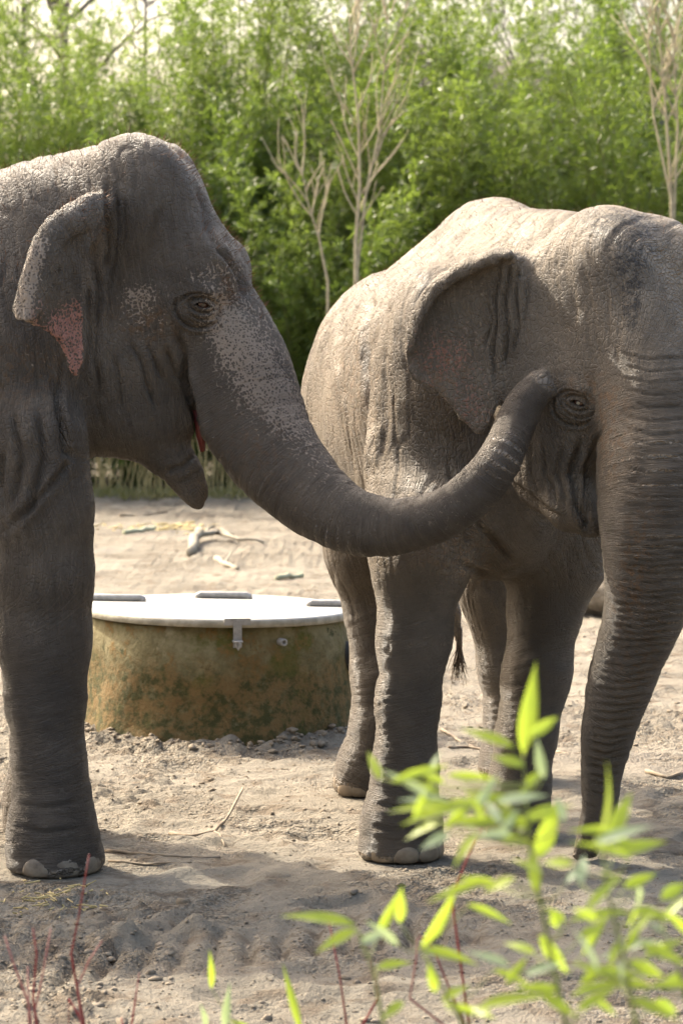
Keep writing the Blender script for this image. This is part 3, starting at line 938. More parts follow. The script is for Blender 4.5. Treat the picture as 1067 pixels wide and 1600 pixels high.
# ------------------------------------------------------------------ RIGHT ELEPHANT (three-quarter view, facing the viewer)
def build_right():
    S = SDF((-0.40, 8.25, -0.05), (1.75, 11.75, 2.65), HV)
    by = math.radians(14); bf = np.array([math.sin(by), -math.cos(by), 0])
    hy = math.radians(30); hf = (math.sin(hy), -math.cos(hy), 0); nl = np.array([-math.cos(hy), -math.sin(hy), 0])
    S.ell(P(715, 640, 10.25), (0.85, 0.66, 0.52), bf, k=0.1)
    S.ell(P(625, 645, 10.75), (0.42, 0.60, 0.42), bf, k=0.12)
    S.ell(P(765, 430, 10.05), (0.55, 0.30, 0.20), bf, k=0.15)
    # shoulders, chest, neck
    S.ell(P(662, 680, 9.52), (0.28, 0.62, 0.205), bf, k=0.10)
    S.ell(P(880, 680, 9.75), (0.26, 0.50, 0.20), bf, k=0.12)
    S.ell(P(770, 770, 9.55), (0.32, 0.33, 0.30), bf, k=0.10)
    S.cone(P(800, 520, 9.75), 0.42, P(915, 500, 9.30), 0.25, 0.14)
    S.ell(P(868, 425, 9.50), (0.40, 0.225, 0.20), (0.55, -0.83, 0), k=0.14)
    # head
    S.ell(P(955, 500, 9.09), (0.28, 0.385, 0.275), hf, k=0.12)
    for sgn in (-1, 1):
        S.ell(P(985, 438, 9.08) + nl * 0.125 * sgn, (0.21, 0.225, 0.16), hf, k=0.12)
    S.ell(P(965, 590, 9.00), (0.25, 0.30, 0.25), hf, k=0.12)
    S.ell(P(918, 612, 8.99), (0.15, 0.17, 0.13), hf, k=0.12)
    S.ell(P(916, 592, 8.88), (0.07, 0.05, 0.05), hf, k=0.08)
    S.ell(P(870, 670, 9.04), (0.21, 0.30, 0.19), hf, k=0.12)
    S.ell(P(845, 540, 9.16), (0.20, 0.32, 0.20), hf, k=0.14)
    S.chain(PC([(860, 745, 55, 9.0), (895, 790, 38, 8.90), (925, 815, 24, 8.84)]), 0.05)
    trunk = PC([(985, 470, 74, 8.98), (1002, 560, 70, 8.88), (1013, 650, 72, 8.79), (1020, 740, 86, 8.70), (1022, 830, 80, 8.66), (1019, 900, 70, 8.66), (1004, 965, 61, 8.68), (975, 1050, 52, 8.74),
                (952, 1130, 43, 8.82), (940, 1205, 34, 8.92), (936, 1265, 27, 9.0), (927, 1305, 21, 9.06)])
    trunk = resample(trunk, 60)
    for (a, ra), (b, rb) in zip(trunk[:12], trunk[1:13]): S.cone(a, ra, b, rb, 0.06)
    S.chain(trunk[12:], 0.02)
    S.chain(PC([(925, 1300, 20, 9.06), (912, 1325, 14, 9.07), (899, 1338, 8, 9.07)]), 0.02)
    S.chain(PC([(928, 1308, 18, 9.06), (925, 1330, 11, 9.08)]), 0.02)
    S.carve(P(917, 822, 8.82), 0.012, P(902, 775, 8.80), 0.006, 0.02)
    # ear
    ear = smooth_outline([(795, 394), (760, 398), (712, 420), (672, 452), (650, 492), (638, 540), (637, 580), (652, 596), (682, 604), (704, 630), (734, 664), (752, 680), (764, 662), (774, 630), (784, 590), (800, 560), (806, 480), (806, 420)])
    pp = poly_samples(ear, 4.5)
    dd = 8.98 + 0.0004 * (800 - pp[:, 0]) + 0.02 * np.sin((pp[:, 1] - 400) / 60.0) - 0.03 * np.exp(-((pp[:, 0] - 640) / 25) ** 2)
    S.sheet(PV(pp, dd), np.full(len(pp), 0.013), 0.03)
    rim = smooth_outline([(795, 392), (760, 396), (712, 417), (670, 449), (647, 492), (636, 545), (644, 548), (656, 500), (680, 462), (718, 434), (765, 410), (795, 402)])
    pp = poly_samples(rim, 4.0)
    edge = np.array([(795, 392), (760, 396), (712, 417), (670, 449), (647, 492), (636, 545)], float)
    de, _ = polyline_dist(pp, edge)
    dd = 8.96 + 0.0004 * (800 - pp[:, 0]) - 0.025 * np.sin(np.clip(de / 16, 0, 1) * 2.5)
    S.sheet(PV(pp, dd), np.full(len(pp), 0.015), 0.03)
    S.cone(P(800, 410, 9.06), 0.04, P(798, 590, 9.08), 0.04, 0.07)
    for a_, b_ in (((790, 415), (782, 480)), ((782, 480), (776, 540)), ((776, 540), (772, 600))):
        S.carve(P(*a_, 8.955), 0.017, P(*b_, 8.955), 0.017, 0.02)
    S.carve(P(802, 430, 8.97), 0.016, P(800, 560, 8.96), 0.014, 0.02)
    # the other ear, beyond the head
    c = P(1000, 540, 9.1) - nl * 0.33
    fs = []
    for a in np.linspace(0, 0.34, 22):
        for b in np.linspace(-0.28, 0.26, 34):
            if b < -0.28 + a * 0.9 - 0.02: continue
            fs.append(c - nl * a * 0.75 - np.array(hf) * a * 0.55 + np.array([0, 0, b]))
    S.sheet(np.array(fs), np.full(len(fs), 0.014), 0.03)
    # legs
    lf = PC([(668, 740, 80, 9.50), (660, 830, 78, 9.30), (654, 890, 70, 9.24), (646, 1000, 57), (637, 1100, 50), (634, 1200, 51), (629, 1285, 62), (627, 1328, 69)], 9.23)
    rf = PC([(880, 780, 80, 9.85), (874, 830, 76, 9.72), (866, 880, 70), (851, 950, 57), (838, 1050, 51), (822, 1150, 47), (812, 1225, 48), (806, 1285, 56)], 9.68)
    lh = PC([(575, 780, 75), (578, 860, 62), (588, 950, 50), (596, 1050, 46), (590, 1130, 44), (574, 1195, 47), (564, 1224, 47)], 10.6)
    rh = PC([(765, 800, 80), (777, 920, 54), (792, 1040, 46), (800, 1120, 44), (800, 1180, 48), (798, 1200, 52)], 11.0)
    for l in (lf, rf, lh, rh):
        S.chain(l[:3], 0.13); S.chain(l[2:], 0.05)
    # knees of the hind legs sit high against the belly
    S.ell(P(560, 850, 10.55), (0.14, 0.22, 0.12), bf, k=0.06)
    tail = PC([(700, 520, 26, 11.3), (706, 700, 16, 11.45), (704, 860, 11, 11.45), (710, 960, 8, 11.45), (717, 1010, 6, 11.45)])
    S.chain(tail, 0.04)
    S.floor(-0.004)
    root = empty('elephant', P(626, 1345, 9.23) * np.array([1, 1, 0]))
    tag(root, 'dusty tan elephant facing the viewer, its trunk hanging to the ground', 'elephant', 'elephants')
    limbs = [(trunk, 1.05, 1.35, 1.0), (lf[1:], 1.05, 1.35, 0.7), (rf[1:], 1.05, 1.3, 0.5), (lh[1:], 1.05, 1.3, 0.7), (rh[1:], 1.05, 1.3, 0.5)]
    grooves = [
        ([(585, 440), (572, 520), (572, 600), (582, 700), (580, 770)], 5, 0.014, 9, 11), ([(610, 480), (600, 560), (604, 640), (596, 740)], 5, 0.006, 9, 11),
        ([(540, 460), (530, 560), (545, 660)], 6, 0.006, 9, 11),
        # ear root folds
        ([(783, 405), (775, 450), (778, 500), (770, 560), (775, 600)], 3.5, 0.012, 8.5, 9.6), ([(797, 405), (790, 460), (796, 520), (788, 580)], 3.5, 0.012, 8.5, 9.6),
        ([(812, 410), (806, 460), (812, 510), (800, 560)], 3, 0.009, 8.5, 9.6), ([(826, 430), (822, 480), (815, 530)], 3, 0.006, 8.5, 9.6),
        ([(765, 470), (770, 500), (758, 540)], 3, 0.010, 8.5, 9.6),
        # mouth and trunk root
        ([(905, 690), (895, 740), (902, 790), (918, 826)], 5, 0.022, 8.4, 9.3), ([(940, 670), (918, 720), (912, 770), (920, 815)], 3.5, 0.010, 8.4, 9.3),
        ([(880, 700), (872, 740), (885, 790)], 3.5, 0.008, 8.4, 9.3), ([(790, 750), (830, 780), (880, 812)], 4, 0.008, 8.4, 9.3),
        ([(850, 690), (852, 740), (868, 790)], 3, 0.006, 8.4, 9.3), ([(828, 690), (826, 735), (838, 775)], 3, 0.005, 8.4, 9.3),
        # chest
        ([(700, 720), (715, 780), (735, 860)], 5, 0.010, 9, 10.2), ([(735, 740), (750, 820), (800, 880)], 5, 0.012, 9, 10.2),
        ([(720, 880), (770, 900), (815, 880)], 4, 0.010, 9, 10.2),
        # feet
        ([(575, 1290), (620, 1298), (680, 1285)], 4, 0.006, 8.9, 9.3), ([(582, 1255), (625, 1262), (680, 1250)], 4, 0.006, 8.9, 9.3),
        # forehead hollow
        
    ]
    yy = 840
    while yy < 1240:                                        # deep rings round the hanging trunk
        cx_ = np.interp(yy, [830, 900, 965, 1050, 1130, 1205, 1265], [1022, 1019, 1004, 975, 952, 940, 936]); r_ = np.interp(yy, [830, 965, 1130, 1265], [84, 62, 44, 27])
        grooves.append(([(cx_ - r_ * 0.75, yy - 3 + random.uniform(-2, 2)), (cx_, yy + 4), (cx_ + r_, yy - 4 + random.uniform(-3, 3))], 1.9, 0.0045, 8.3, 9.2))
        yy += random.uniform(9, 15)
    yy = 560
    while yy < 840:
        grooves.append(([(975 + random.uniform(-18, 8), yy - 10), (1015, yy + 2), (1085, yy - 4)], 2.0, 0.0035, 8.3, 9.2))
        yy += random.uniform(15, 24)
    def paint(px, py, V, N, face):
        G = lambda *a, **k: gauss(px, py, *a, **k)
        frontm = (V[:, 1] < 9.35)
        pale = (0.40 * G(960, 730, 30, 90, 10) + 0.4 * G(985, 930, 30, 70) + 0.25 * G(880, 720, 40, 50)) * frontm
        earm = frontm & (px < 790) & (py < 690) & (py > 390) & (V[:, 1] < 9.12)
        pale = np.where(earm, 0.30 + 0.45 * G(690, 560, 45, 40) + 0.35 * G(735, 640, 30, 40), pale)
        pink = np.where(earm, 0.9 * G(690, 560, 60, 50) + 0.7 * G(735, 640, 40, 45), 0)
        rust = (0.7 * G(990, 900, 30, 110, 8) + 0.45 * G(930, 610, 60, 25, 20) + 0.5 * G(955, 690, 30, 60) + 0.3 * G(1000, 1050, 30, 80, 20)) * frontm
        rust = rust + np.where(earm, 0.4 * G(700, 585, 45, 40), 0) + 0.35 * G(730, 870, 70, 40) + 0.3 * G(550, 600, 60, 100)
        dust = sstep(0.2, 0.8, N[:, 2]) * 0.9 + 0.45 * G(540, 560, 110, 170) + 0.5 * G(850, 400, 160, 60)
        mud = 0.85 * G(985, 385, 46, 55) * frontm + 0.9 * G(985, 470, 16, 60) * frontm + 0.5 * G(940, 350, 50, 24) * frontm + 0.25 * G(760, 330, 60, 20) + 0.2 * G(650, 400, 60, 20, -30)
        return dict(pale=np.clip(pale, 0, 1) * face, pink=np.clip(pink, 0, 1) * face, rust=rust * face, dust=np.clip(dust, 0, 1), mud=np.clip(mud, 0, 1) * face)
    body, V, N, ec, en, u, v = finish_elephant(S, root, m_skin_r, limbs, bf * 0.6 + np.array([0.5, 0, 0.15]), grooves, paint, (903, 630), 1, math.radians(-18), 0.95, 1.2)
    add_eye(root, ec, en, u, v, True)
    fa = -90 + 14
    add_nails(root, P(627, 1345, 9.23), 0.150, fa, (-80, -45, -8, 28, 62))
    add_nails(root, P(806, 1309, 9.68), 0.128, fa, (-60, -25, 10, 45), 0.042)
    add_nails(root, P(564, 1244, 10.6), 0.115, fa, (-50, -15, 20, 55), 0.040)
    add_nails(root, P(798, 1219.5, 11.0), 0.13, fa, (-40, 0, 40), 0.040)
    w = sstep(0.1, 0.7, N[:, 2]) * (V[:, 2] > 1.9) + 0.35 * (V[:, 0] < 0.25) * sstep(0.2, 0.7, -N[:, 0]) * (V[:, 2] > 1.3)
    add_hair(root, V, N, w, 4200, 0.022, m_hair, (0, 0, 0.1), 5)
    # tail tuft
    mb = MB()
    for k in range(60):
        a = tail[-1][0] + rng.normal(0, 0.006, 3); L = rng.uniform(0.08, 0.18)
        e = a + np.array([rng.normal(0, 0.025), rng.normal(0, 0.02), -L])
        mb.tube([a + [0, 0, 0.08], a, (a + e) / 2 + rng.normal(0, 0.006, 3), e], [0.002, 0.003, 0.002, 0.0006], 3)
    mb.build('tail_tuft', m_tailhair, root)
    # skin depth where the other one's trunk tip rests
    px, py = project(V)
    m = np.hypot(px - 848, py - 600) < 22
    return root, float(np.quantile(V[m][V[m][:, 1] < 9.2][:, 1], 0.12))

el_right, SKIN_Y = build_right()
print('skin under trunk tip', SKIN_Y)
el_left = build_left(SKIN_Y - 0.036)

# ------------------------------------------------------------------ TANK
def lathe(profile, n, centre, wob=None):
    V, Fc = [], []
    for i, (r, z) in enumerate(profile):
        for k in range(n):
            a = 2 * math.pi * k / n
            rr = r + (wob(a, z) if wob else 0)
            V.append((centre[0] + rr * math.cos(a), centre[1] + rr * math.sin(a), z))
    for i in range(len(profile) - 1):
        for k in range(n):
            Fc.append((i * n + k, i * n + (k + 1) % n, (i + 1) * n + (k + 1) % n, (i + 1) * n + k))
    return V, Fc

t = NT('mossy_concrete'); p = t.obj()
a1 = t.noise(p, 3.5, 6, 0.65); a2 = t.noise(p, 11, 6, 0.7); a3 = t.noise(p, 45, 5, 0.7)
col = t.mix(t.ramp(a2, 0.35, 0.65), (0.185, 0.158, 0.085), (0.115, 0.096, 0.046))
col = t.mix(t.ramp(a1, 0.50, 0.60), col, (0.085, 0.085, 0.022))
col = t.mix(t.math('MULTIPLY', t.ramp(t.noise(p, 5.5, 5, 0.7), 0.52, 0.62), t.ramp(a3, 0.35, 0.6)), col, (0.165, 0.100, 0.034))
col = t.mix(t.math('MULTIPLY', t.ramp(t.noise(p, 4.3, 6, 0.7), 0.58, 0.68), 0.7), col, (0.27, 0.235, 0.15))
col = t.mix(t.math('MULTIPLY', t.ramp(t.noise(p, 8.0, 6, 0.75), 0.58, 0.66), 0.9), col, (0.035, 0.04, 0.014))
sx = t.n('ShaderNodeSeparateXYZ'); t.l(t.pos(), sx.inputs[0])
low = t.ramp(t.math('ADD', sx.outputs['Z'], t.math('MULTIPLY', t.math('SUBTRACT', t.noise(p, 2.6, 5, 0.7), 0.5), 0.5)), 0.28, 0.46, 1.0, 0.0)
grow = t.mix(t.ramp(t.noise(p, 16, 7, 0.75), 0.40, 0.58), (0.050, 0.050, 0.018), (0.150, 0.098, 0.040))
col = t.mix(t.math('MULTIPLY', low, t.ramp(t.noise(p, 26, 6, 0.75), 0.32, 0.52, 0.35, 1.0)), col, grow)
m_tank = t.done(t.bsdf(col, 0.9, t.bump(t.math('ADD', a2, t.math('MULTIPLY', a3, 0.5)), 0.8, 0.02), 0.2))
t = NT('white_plastic'); p = t.obj()
col = t.mix(t.ramp(t.noise(p, 14, 6, 0.7), 0.5, 0.75, 0, 0.5), (0.34, 0.33, 0.30), (0.25, 0.23, 0.19))
col = t.mix(t.ramp(t.noise(p, 60, 3, 0.6), 0.70, 0.76), col, (0.2, 0.16, 0.12))
m_lid = t.done(t.bsdf(col, 0.4, None, 0.4))
m_lidedge = simple_mat('lid_edge', (0.34, 0.31, 0.24), (0.22, 0.20, 0.15), 20, 0.6, 0.3)
m_steel = simple_mat('galvanised', (0.30, 0.29, 0.27), (0.20, 0.19, 0.175), 30, 0.45, 0.2, 0.003, 0.5)
m_black = simple_mat('dark_rubber', (0.02, 0.018, 0.015), (0.035, 0.03, 0.025), 20, 0.7, 0.3)

tank = empty('round_tank', (TANK[0], TANK[1], 0.0))
tag(tank, 'mossy round concrete water tank with a flat white lid', 'tank')
LZ = 0.575; ROLL = math.radians(1.0)
def tank_wob(a, z):
    x, y = math.cos(a), math.sin(a)
    n = float(fbm(np.array([x * 2.2 + 4]), np.array([y * 2.2]), np.array([z * 3.0]), seed=71, octv=3)[0])
    return 0.022 * n + 0.035 * max(0, 0.35 - z) * (1.2 if x < -0.2 else 0.4)
Vt, Ft = lathe([(0.705, -0.08), (0.700, 0.0), (0.690, 0.05), (0.676, 0.12), (0.668, 0.20), (0.662, 0.28), (0.660, 0.36), (0.655, 0.43), (0.640, 0.485), (0.632, 0.52), (0.630, 0.552), (0.50, 0.553)], 96, TANK, tank_wob)
mesh_obj('tank_wall', Vt, Ft, m_tank, tank)
def lidpt(x, y, z):          # lid plane, rolled slightly down to the right
    return (TANK[0] + x, TANK[1] + y, LZ + z - x * math.tan(ROLL))
Vl, Fl = lathe([(0.005, -0.022), (0.654, -0.022), (0.661, -0.018), (0.661, 0.012), (0.656, 0.018), (0.64, 0.019), (0.005, 0.019)], 96, (0, 0))
lid = mesh_obj('lid', [lidpt(*v) for v in Vl], Fl, m_lid, tank)
Ve, Fe = lathe([(0.6615, -0.021), (0.6645, -0.019), (0.6645, 0.010), (0.6615, 0.012)], 96, (0, 0))
e = mesh_obj('lid_edge', [lidpt(*v) for v in Ve], Fe, m_lidedge); e.parent = lid
for hx, hy in ((-0.52, 0.16), (0.004, 0.40), (0.575, 0.06)):
    mb = MB()
    L = 0.13
    mb.tube([lidpt(hx - L, hy, 0.021), lidpt(hx - L, hy, 0.030), lidpt(hx - L + 0.012, hy, 0.036), lidpt(hx + L - 0.012, hy, 0.036), lidpt(hx + L, hy, 0.030), lidpt(hx + L, hy, 0.021)], [0.018] * 6, 8)
    h_ = mb.build('handle', m_steel); h_.parent = lid
# hasp on the front
ha = math.radians(-90 + 10)
hc, hs = math.cos(ha), math.sin(ha)
def front(r, w, z): return (TANK[0] + r * hc - w * hs, TANK[1] + r * hs + w * hc, z)
def slab(pts8): return pts8, [(0, 1, 2, 3), (7, 6, 5, 4), (0, 4, 5, 1), (1, 5, 6, 2), (2, 6, 7, 3), (3, 7, 4, 0)]
hasp = empty('hasp', front(0.665, 0, LZ - 0.03)); hasp.parent = tank; hasp.matrix_parent_inverse = Matrix.Translation(-Vector(tank.location))
def hbox(name, r0, r1, w0, w1, z0, z1, mat):
    V, Fc = slab([front(r0, w0, z0), front(r0, w1, z0), front(r0, w1, z1), front(r0, w0, z1), front(r1, w0, z0), front(r1, w1, z0), front(r1, w1, z1), front(r1, w0, z1)])
    o = mesh_obj(name, V, Fc, mat, None, False); o.parent = hasp
    o.matrix_parent_inverse = Matrix.Translation(-Vector(front(0.665, 0, LZ - 0.03)))
    return o
hbox('hinge_plate', 0.665, 0.674, -0.062, 0.062, LZ - 0.010, LZ + 0.022, m_steel)
hbox('strap', 0.672, 0.680, -0.020, 0.020, LZ - 0.115, LZ + 0.012, m_steel)
mb = MB(); mb.tube([front(0.66, -0.018, LZ - 0.085), front(0.70, -0.018, LZ - 0.085), front(0.71, 0, LZ - 0.085), front(0.70, 0.018, LZ - 0.085), front(0.66, 0.018, LZ - 0.085)], [0.006] * 5, 6)
mb.tube([front(0.705, 0.0, LZ - 0.08), front(0.71, 0.012, LZ - 0.10), front(0.705, 0.0, LZ - 0.122), front(0.70, -0.012, LZ - 0.10), front(0.705, 0.0, LZ - 0.08)], [0.006] * 5, 6)
o = mb.build('staple', m_steel); o.parent = hasp; o.matrix_parent_inverse = Matrix.Translation(-Vector(front(0.665, 0, LZ - 0.03)))
def disc_on_wall(name, az, z, r_out, r_in, depth, mat, R):
    a = math.radians(az); n = np.array([math.cos(a), math.sin(a), 0]); u = np.array([-n[1], n[0], 0]); w = np.array([0, 0, 1.0])
    c = np.array([TANK[0], TANK[1], z]) + n * R
    V, Fc = [], []
    for (r, dn) in ((r_out, -0.03), (r_out, depth), (r_in, depth), (r_in * 0.98, -0.02), (0.002, -0.02)):
        for k in range(24):
            b = 2 * math.pi * k / 24
            V.append(c + n * dn + r * (math.cos(b) * u + math.sin(b) * w))
    for i in range(4):
        for k in range(24): Fc.append((i * 24 + k, i * 24 + (k + 1) % 24, (i + 1) * 24 + (k + 1) % 24, (i + 1) * 24 + k))
    return mesh_obj(name, V, Fc, mat, tank)
disc_on_wall('pipe_opening', -14, 0.36, 0.075, 0.062, 0.022, m_black, 0.665)
disc_on_wall('bolt', -60, 0.475, 0.018, 0.008, 0.018, m_steel, 0.650)

# ------------------------------------------------------------------ THICKET
def leaf_mat(name, c1, c2, c3, trans=0.45, rough=0.42):
    t = NT(name); p = t.pos()
    oi = t.n('ShaderNodeObjectInfo')
    n1 = t.noise(p, 1.1, 4, 0.6); n2 = t.noise(p, 22, 2, 0.6)
    col = t.mix(t.ramp(n1, 0.35, 0.65), c1, c2)
    col = t.mix(t.ramp(n2, 0.45, 0.75, 0, 0.8), col, c3)
    col = t.mix(t.math('MULTIPLY', oi.outputs['Random'], 0.45), col, c2)
    b = t.bsdf(col, rough, None, 0.45)
    tr = t.n('ShaderNodeBsdfTranslucent')
    tc = t.mix(0.4, col, (0.28, 0.40, 0.03), 'MIX')
    t.l(tc, tr.inputs['Color'])
    mx = t.n('ShaderNodeMixShader'); mx.inputs[0].default_value = trans
    t.l(b, mx.inputs[1]); t.l(tr.outputs[0], mx.inputs[2])
    return t.done(mx.outputs[0])
m_leaf = leaf_mat('bamboo_leaf', (0.075, 0.125, 0.030), (0.155, 0.195, 0.048), (0.055, 0.100, 0.032), 0.45)
m_culm = simple_mat('culm', (0.17, 0.17, 0.06), (0.11, 0.12, 0.04), 10, 0.5, 0.2)
m_bark = simple_mat('pale_bark', (0.44, 0.38, 0.25), (0.30, 0.255, 0.165), 14, 0.85, 0.4, 0.01)
m_barkd = simple_mat('grey_bark', (0.17, 0.145, 0.125), (0.10, 0.085, 0.075), 10, 0.9, 0.5, 0.02)

def leaf_cloud(base, dirs, length, width, r):
    """diamond leaves with a slight keel: base (n,3), dirs (n,3) unit"""
    n = len(base)
    side = np.cross(dirs, r.normal(0, 1, (n, 3)) * 0.6 + np.array([0, 0, 1.0])); side /= np.linalg.norm(side, axis=1)[:, None] + 1e-9
    nrm = np.cross(side, dirs)
    L = length[:, None]; W = width[:, None]
    V = np.empty((n * 4, 3))
    V[0::4] = base
    V[1::4] = base + dirs * L * 0.42 + side * W - nrm * L * 0.03
    V[2::4] = base + dirs * L - np.array([0, 0, 1]) * L * 0.16
    V[3::4] = base + dirs * L * 0.42 - side * W - nrm * L * 0.03
    b = np.arange(n) * 4
    return V, np.stack([b, b + 1, b + 2, b + 3], -1)

def bamboo(seed, height, nculm, spread, nbr=74, nleaf=13):
    r = np.random.default_rng(seed)
    root = empty('bamboo_plant', (0, 0, 0))
    mb = MB(); LB, LD, LL, LW = [], [], [], []
    for c in range(nculm):
        a = r.uniform(0, 2 * math.pi); b0 = np.array([math.cos(a), math.sin(a), 0]) * r.uniform(0, 0.35)
        out = np.array([math.cos(a + r.normal(0, 0.5)), math.sin(a + r.normal(0, 0.5)), 0]) * spread * r.uniform(0.3, 1.0)
        H = height * (0.5 + 0.5 * r.uniform(0, 1) ** 0.6)
        tt = np.linspace(0, 1, 9)
        pts = [b0 + out * (q ** 1.9) + np.array([0, 0, H * (q - 0.06 * q ** 4)]) for q in tt]
        mb.tube(pts, list(np.linspace(0.014, 0.003, 9)), 4, False)
        P_ = np.array(pts)
        for k in range(nbr):
            q = 0.06 + 0.94 * ((k + r.uniform(0, 1)) / nbr) ** 0.85
            f = q * 8; i = min(int(f), 7); p0 = P_[i] * (1 - f + i) + P_[i + 1] * (f - i)
            az = r.uniform(0, 2 * math.pi)
            bl = r.uniform(0.22, 0.55) * (1.15 - 0.6 * q)
            up = 0.25 + 0.8 * q ** 2 + r.normal(0, 0.2)
            bd = np.array([math.cos(az), math.sin(az), up]); bd /= np.linalg.norm(bd)
            m = nleaf
            fr = np.linspace(0.15, 1.0, m)
            jit = r.normal(0, 0.02, (m, 3))
            LB.append(p0 + bd * (fr * bl)[:, None] - np.array([0, 0, 1]) * (0.12 * bl * fr ** 2)[:, None] + jit * 0.3)
            d = bd * 0.9 + r.normal(0, 0.55, (m, 3)); d /= np.linalg.norm(d, axis=1)[:, None]
            LD.append(d); LL.append(r.uniform(0.09, 0.17, m)); LW.append(r.uniform(0.0085, 0.0135, m))
    V, Q = leaf_cloud(np.concatenate(LB), np.concatenate(LD), np.concatenate(LL), np.concatenate(LW), r)
    mb.build('culms', m_culm, root)
    link_mesh('foliage', fast_mesh('foliage', V, Q), m_leaf, root, False)
    return root

protos = [bamboo(100 + i, h, n, sp) for i, (h, n, sp) in enumerate(((7.6, 22, 1.3), (8.6, 22, 1.2), (6.2, 20, 1.2), (4.4, 17, 1.0)))]
BGL = {0: ('low bushy bamboo plant along the front edge of the thicket', 'low bamboo plants at the thicket edge'), 1: ('mid-height bamboo plant just behind the low front edge of the thicket', 'mid-height bamboo plants'),
       2: ('tall bamboo plant in the depth of the thicket', 'tall bamboo plants'), 3: ('tallest bamboo plant at the very back of the thicket', 'tallest bamboo plants'), 4: ('tallest bamboo plant at the very back of the thicket', 'tallest bamboo plants')}
r = np.random.default_rng(5)
spots = []
for row, (d, kinds, n, x0, x1) in enumerate(((34.2, (3, 2), 15, -6.6, 6.8), (35.6, (2, 0), 13, -6.8, 7.0), (37.2, (0, 1), 12, -7.2, 7.4), (39.0, (1, 0), 13, -7.6, 7.8), (40.6, (1, 1), 12, -8.0, 8.2))):
    for k in range(n):
        spots.append((x0 + (x1 - x0) * (k + 0.5 + r.uniform(-0.35, 0.35)) / n, d + r.uniform(-0.45, 0.45), kinds[int(r.integers(0, 2))], row))
for sd_ in (-1, 1):                        # the thicket runs on to both sides
    for k in range(7):
        spots.append((sd_ * (7.6 + 0.55 * k), 35.0 + 2.4 * (k % 3), (2, 0, 1)[k % 3], (1, 2, 3)[k % 3]))
used = set()
for x, d, k, row in spots:
    sc_ = r.uniform(0.85, 1.08) * (1.08 if row == 4 else 1.0)
    if row >= 2 and x < -2.3: sc_ *= 0.88
    if row >= 2 and (3.2 < x < 5.2 or 1.0 < x < 2.2): sc_ *= 0.96
    loc = (x, d, float(ground_z(np.array([x]), np.array([d]))[0]) - 0.03); rz = r.uniform(0, 6.28)
    if k not in used:
        used.add(k); o = protos[k]; o.location = loc; o.rotation_euler = (0, 0, rz); o.scale = (sc_, sc_, sc_)
        for ch in o.children: ch.matrix_parent_inverse = Matrix.Identity(4)
    else:
        o = copy_tree(protos[k], loc, rz, (sc_, sc_, sc_ * r.uniform(0.92, 1.06)))
        for ch in o.children: ch.matrix_parent_inverse = Matrix.Identity(4)
    tag(o, BGL[row][0], 'bamboo', BGL[row][1])

# ---- bare saplings and trees
def branchy(mb, p, d, L, rad, depth, r, spread=0.55, up=0.25, nseg=5, kids=(2, 4), minr=0.002):
    pts = [p]; cur = p.copy(); dd = d / np.linalg.norm(d)
    for i in range(nseg):
        dd = dd + r.normal(0, 0.09, 3) + np.array([0, 0, up * 0.15]); dd /= np.linalg.norm(dd)
        cur = cur + dd * L / nseg; pts.append(cur.copy())
    rads = list(np.linspace(rad, max(rad * 0.45, minr), nseg + 1))
    mb.tube(pts, rads, 5 if rad < 0.05 else 8, False)
    if depth <= 0: return
    for k in range(int(r.integers(kids[0], kids[1] + 1))):
        f = r.uniform(0.3, 1.0); i = min(int(f * nseg), nseg - 1)
        q = pts[i] + (pts[i + 1] - pts[i]) * (f * nseg - i)
        nd = dd + r.normal(0, spread, 3) + np.array([0, 0, up]); nd /= np.linalg.norm(nd)
        branchy(mb, q, nd, L * r.uniform(0.45, 0.75), max(rads[i] * 0.55, minr), depth - 1, r, spread, up, 4, kids, minr)

def gz(x, y): return float(ground_z(np.array([float(x)]), np.array([float(y)]))[0])

def sapling(stems, d, label, seed, leafy=0):
    r = np.random.default_rng(seed)
    x0 = (stems[0][0][0][0] - CX) / F_PX * d
    root = empty('bare_sapling', (x0, d, gz(x0, d))); tag(root, label, 'sapling')
    mb = MB(); mt = MB()
    tips = []
    for pl, r0 in stems:
        pts = [P(px, py, d + r.uniform(-0.05, 0.05)) for px, py in pl]
        pts = [np.array([pts[0][0], pts[0][1], gz(x0, d) - 0.05])] + pts
        mb.tube(pts, list(np.linspace(r0, 0.006, len(pts))), 6, False)
        for i in range(2, len(pts) - 1):
            for k in range(5):
                f = r.uniform(0, 1); q = pts[i] * (1 - f) + pts[i + 1] * f
                dv = pts[i + 1] - pts[i]; dv /= np.linalg.norm(dv)
                dv = dv + np.array([r.choice([-1, 1]) * r.uniform(0.4, 0.9), r.normal(0, 0.4), 0.35])
                branchy(mt, q, dv, r.uniform(0.4, 1.0), 0.012, 1, r, 0.35, 0.35, 4, (1, 3), 0.0055)
    mb.build('trunk', m_bark, root); mt.build('twigs', m_bark, root)
    return root
sapling([([(556, 470), (556, 380), (562, 290), (560, 190), (548, 80), (545, 20)], 0.04), ([(558, 420), (572, 300), (592, 210), (600, 110), (605, 30)], 0.026)], 31.6, 'pale bare sapling forking in two above the dusty elephant\'s rump', 4)
sapling([([(512, 440), (498, 370), (482, 320), (470, 260)], 0.024)], 31.8, 'thin crooked bare sapling just beside the forked one', 9)
sapling([([(1050, 400), (1048, 300), (1040, 180), (1030, 60), (1022, -20)], 0.034), ([(1052, 340), (1058, 200), (1052, 80), (1060, -20)], 0.026), ([(1050, 320), (1020, 180), (1012, 60), (1014, -10)], 0.02)], 31.8, 'pale bare sapling with several upright stems behind the dusty elephant\'s head', 12)

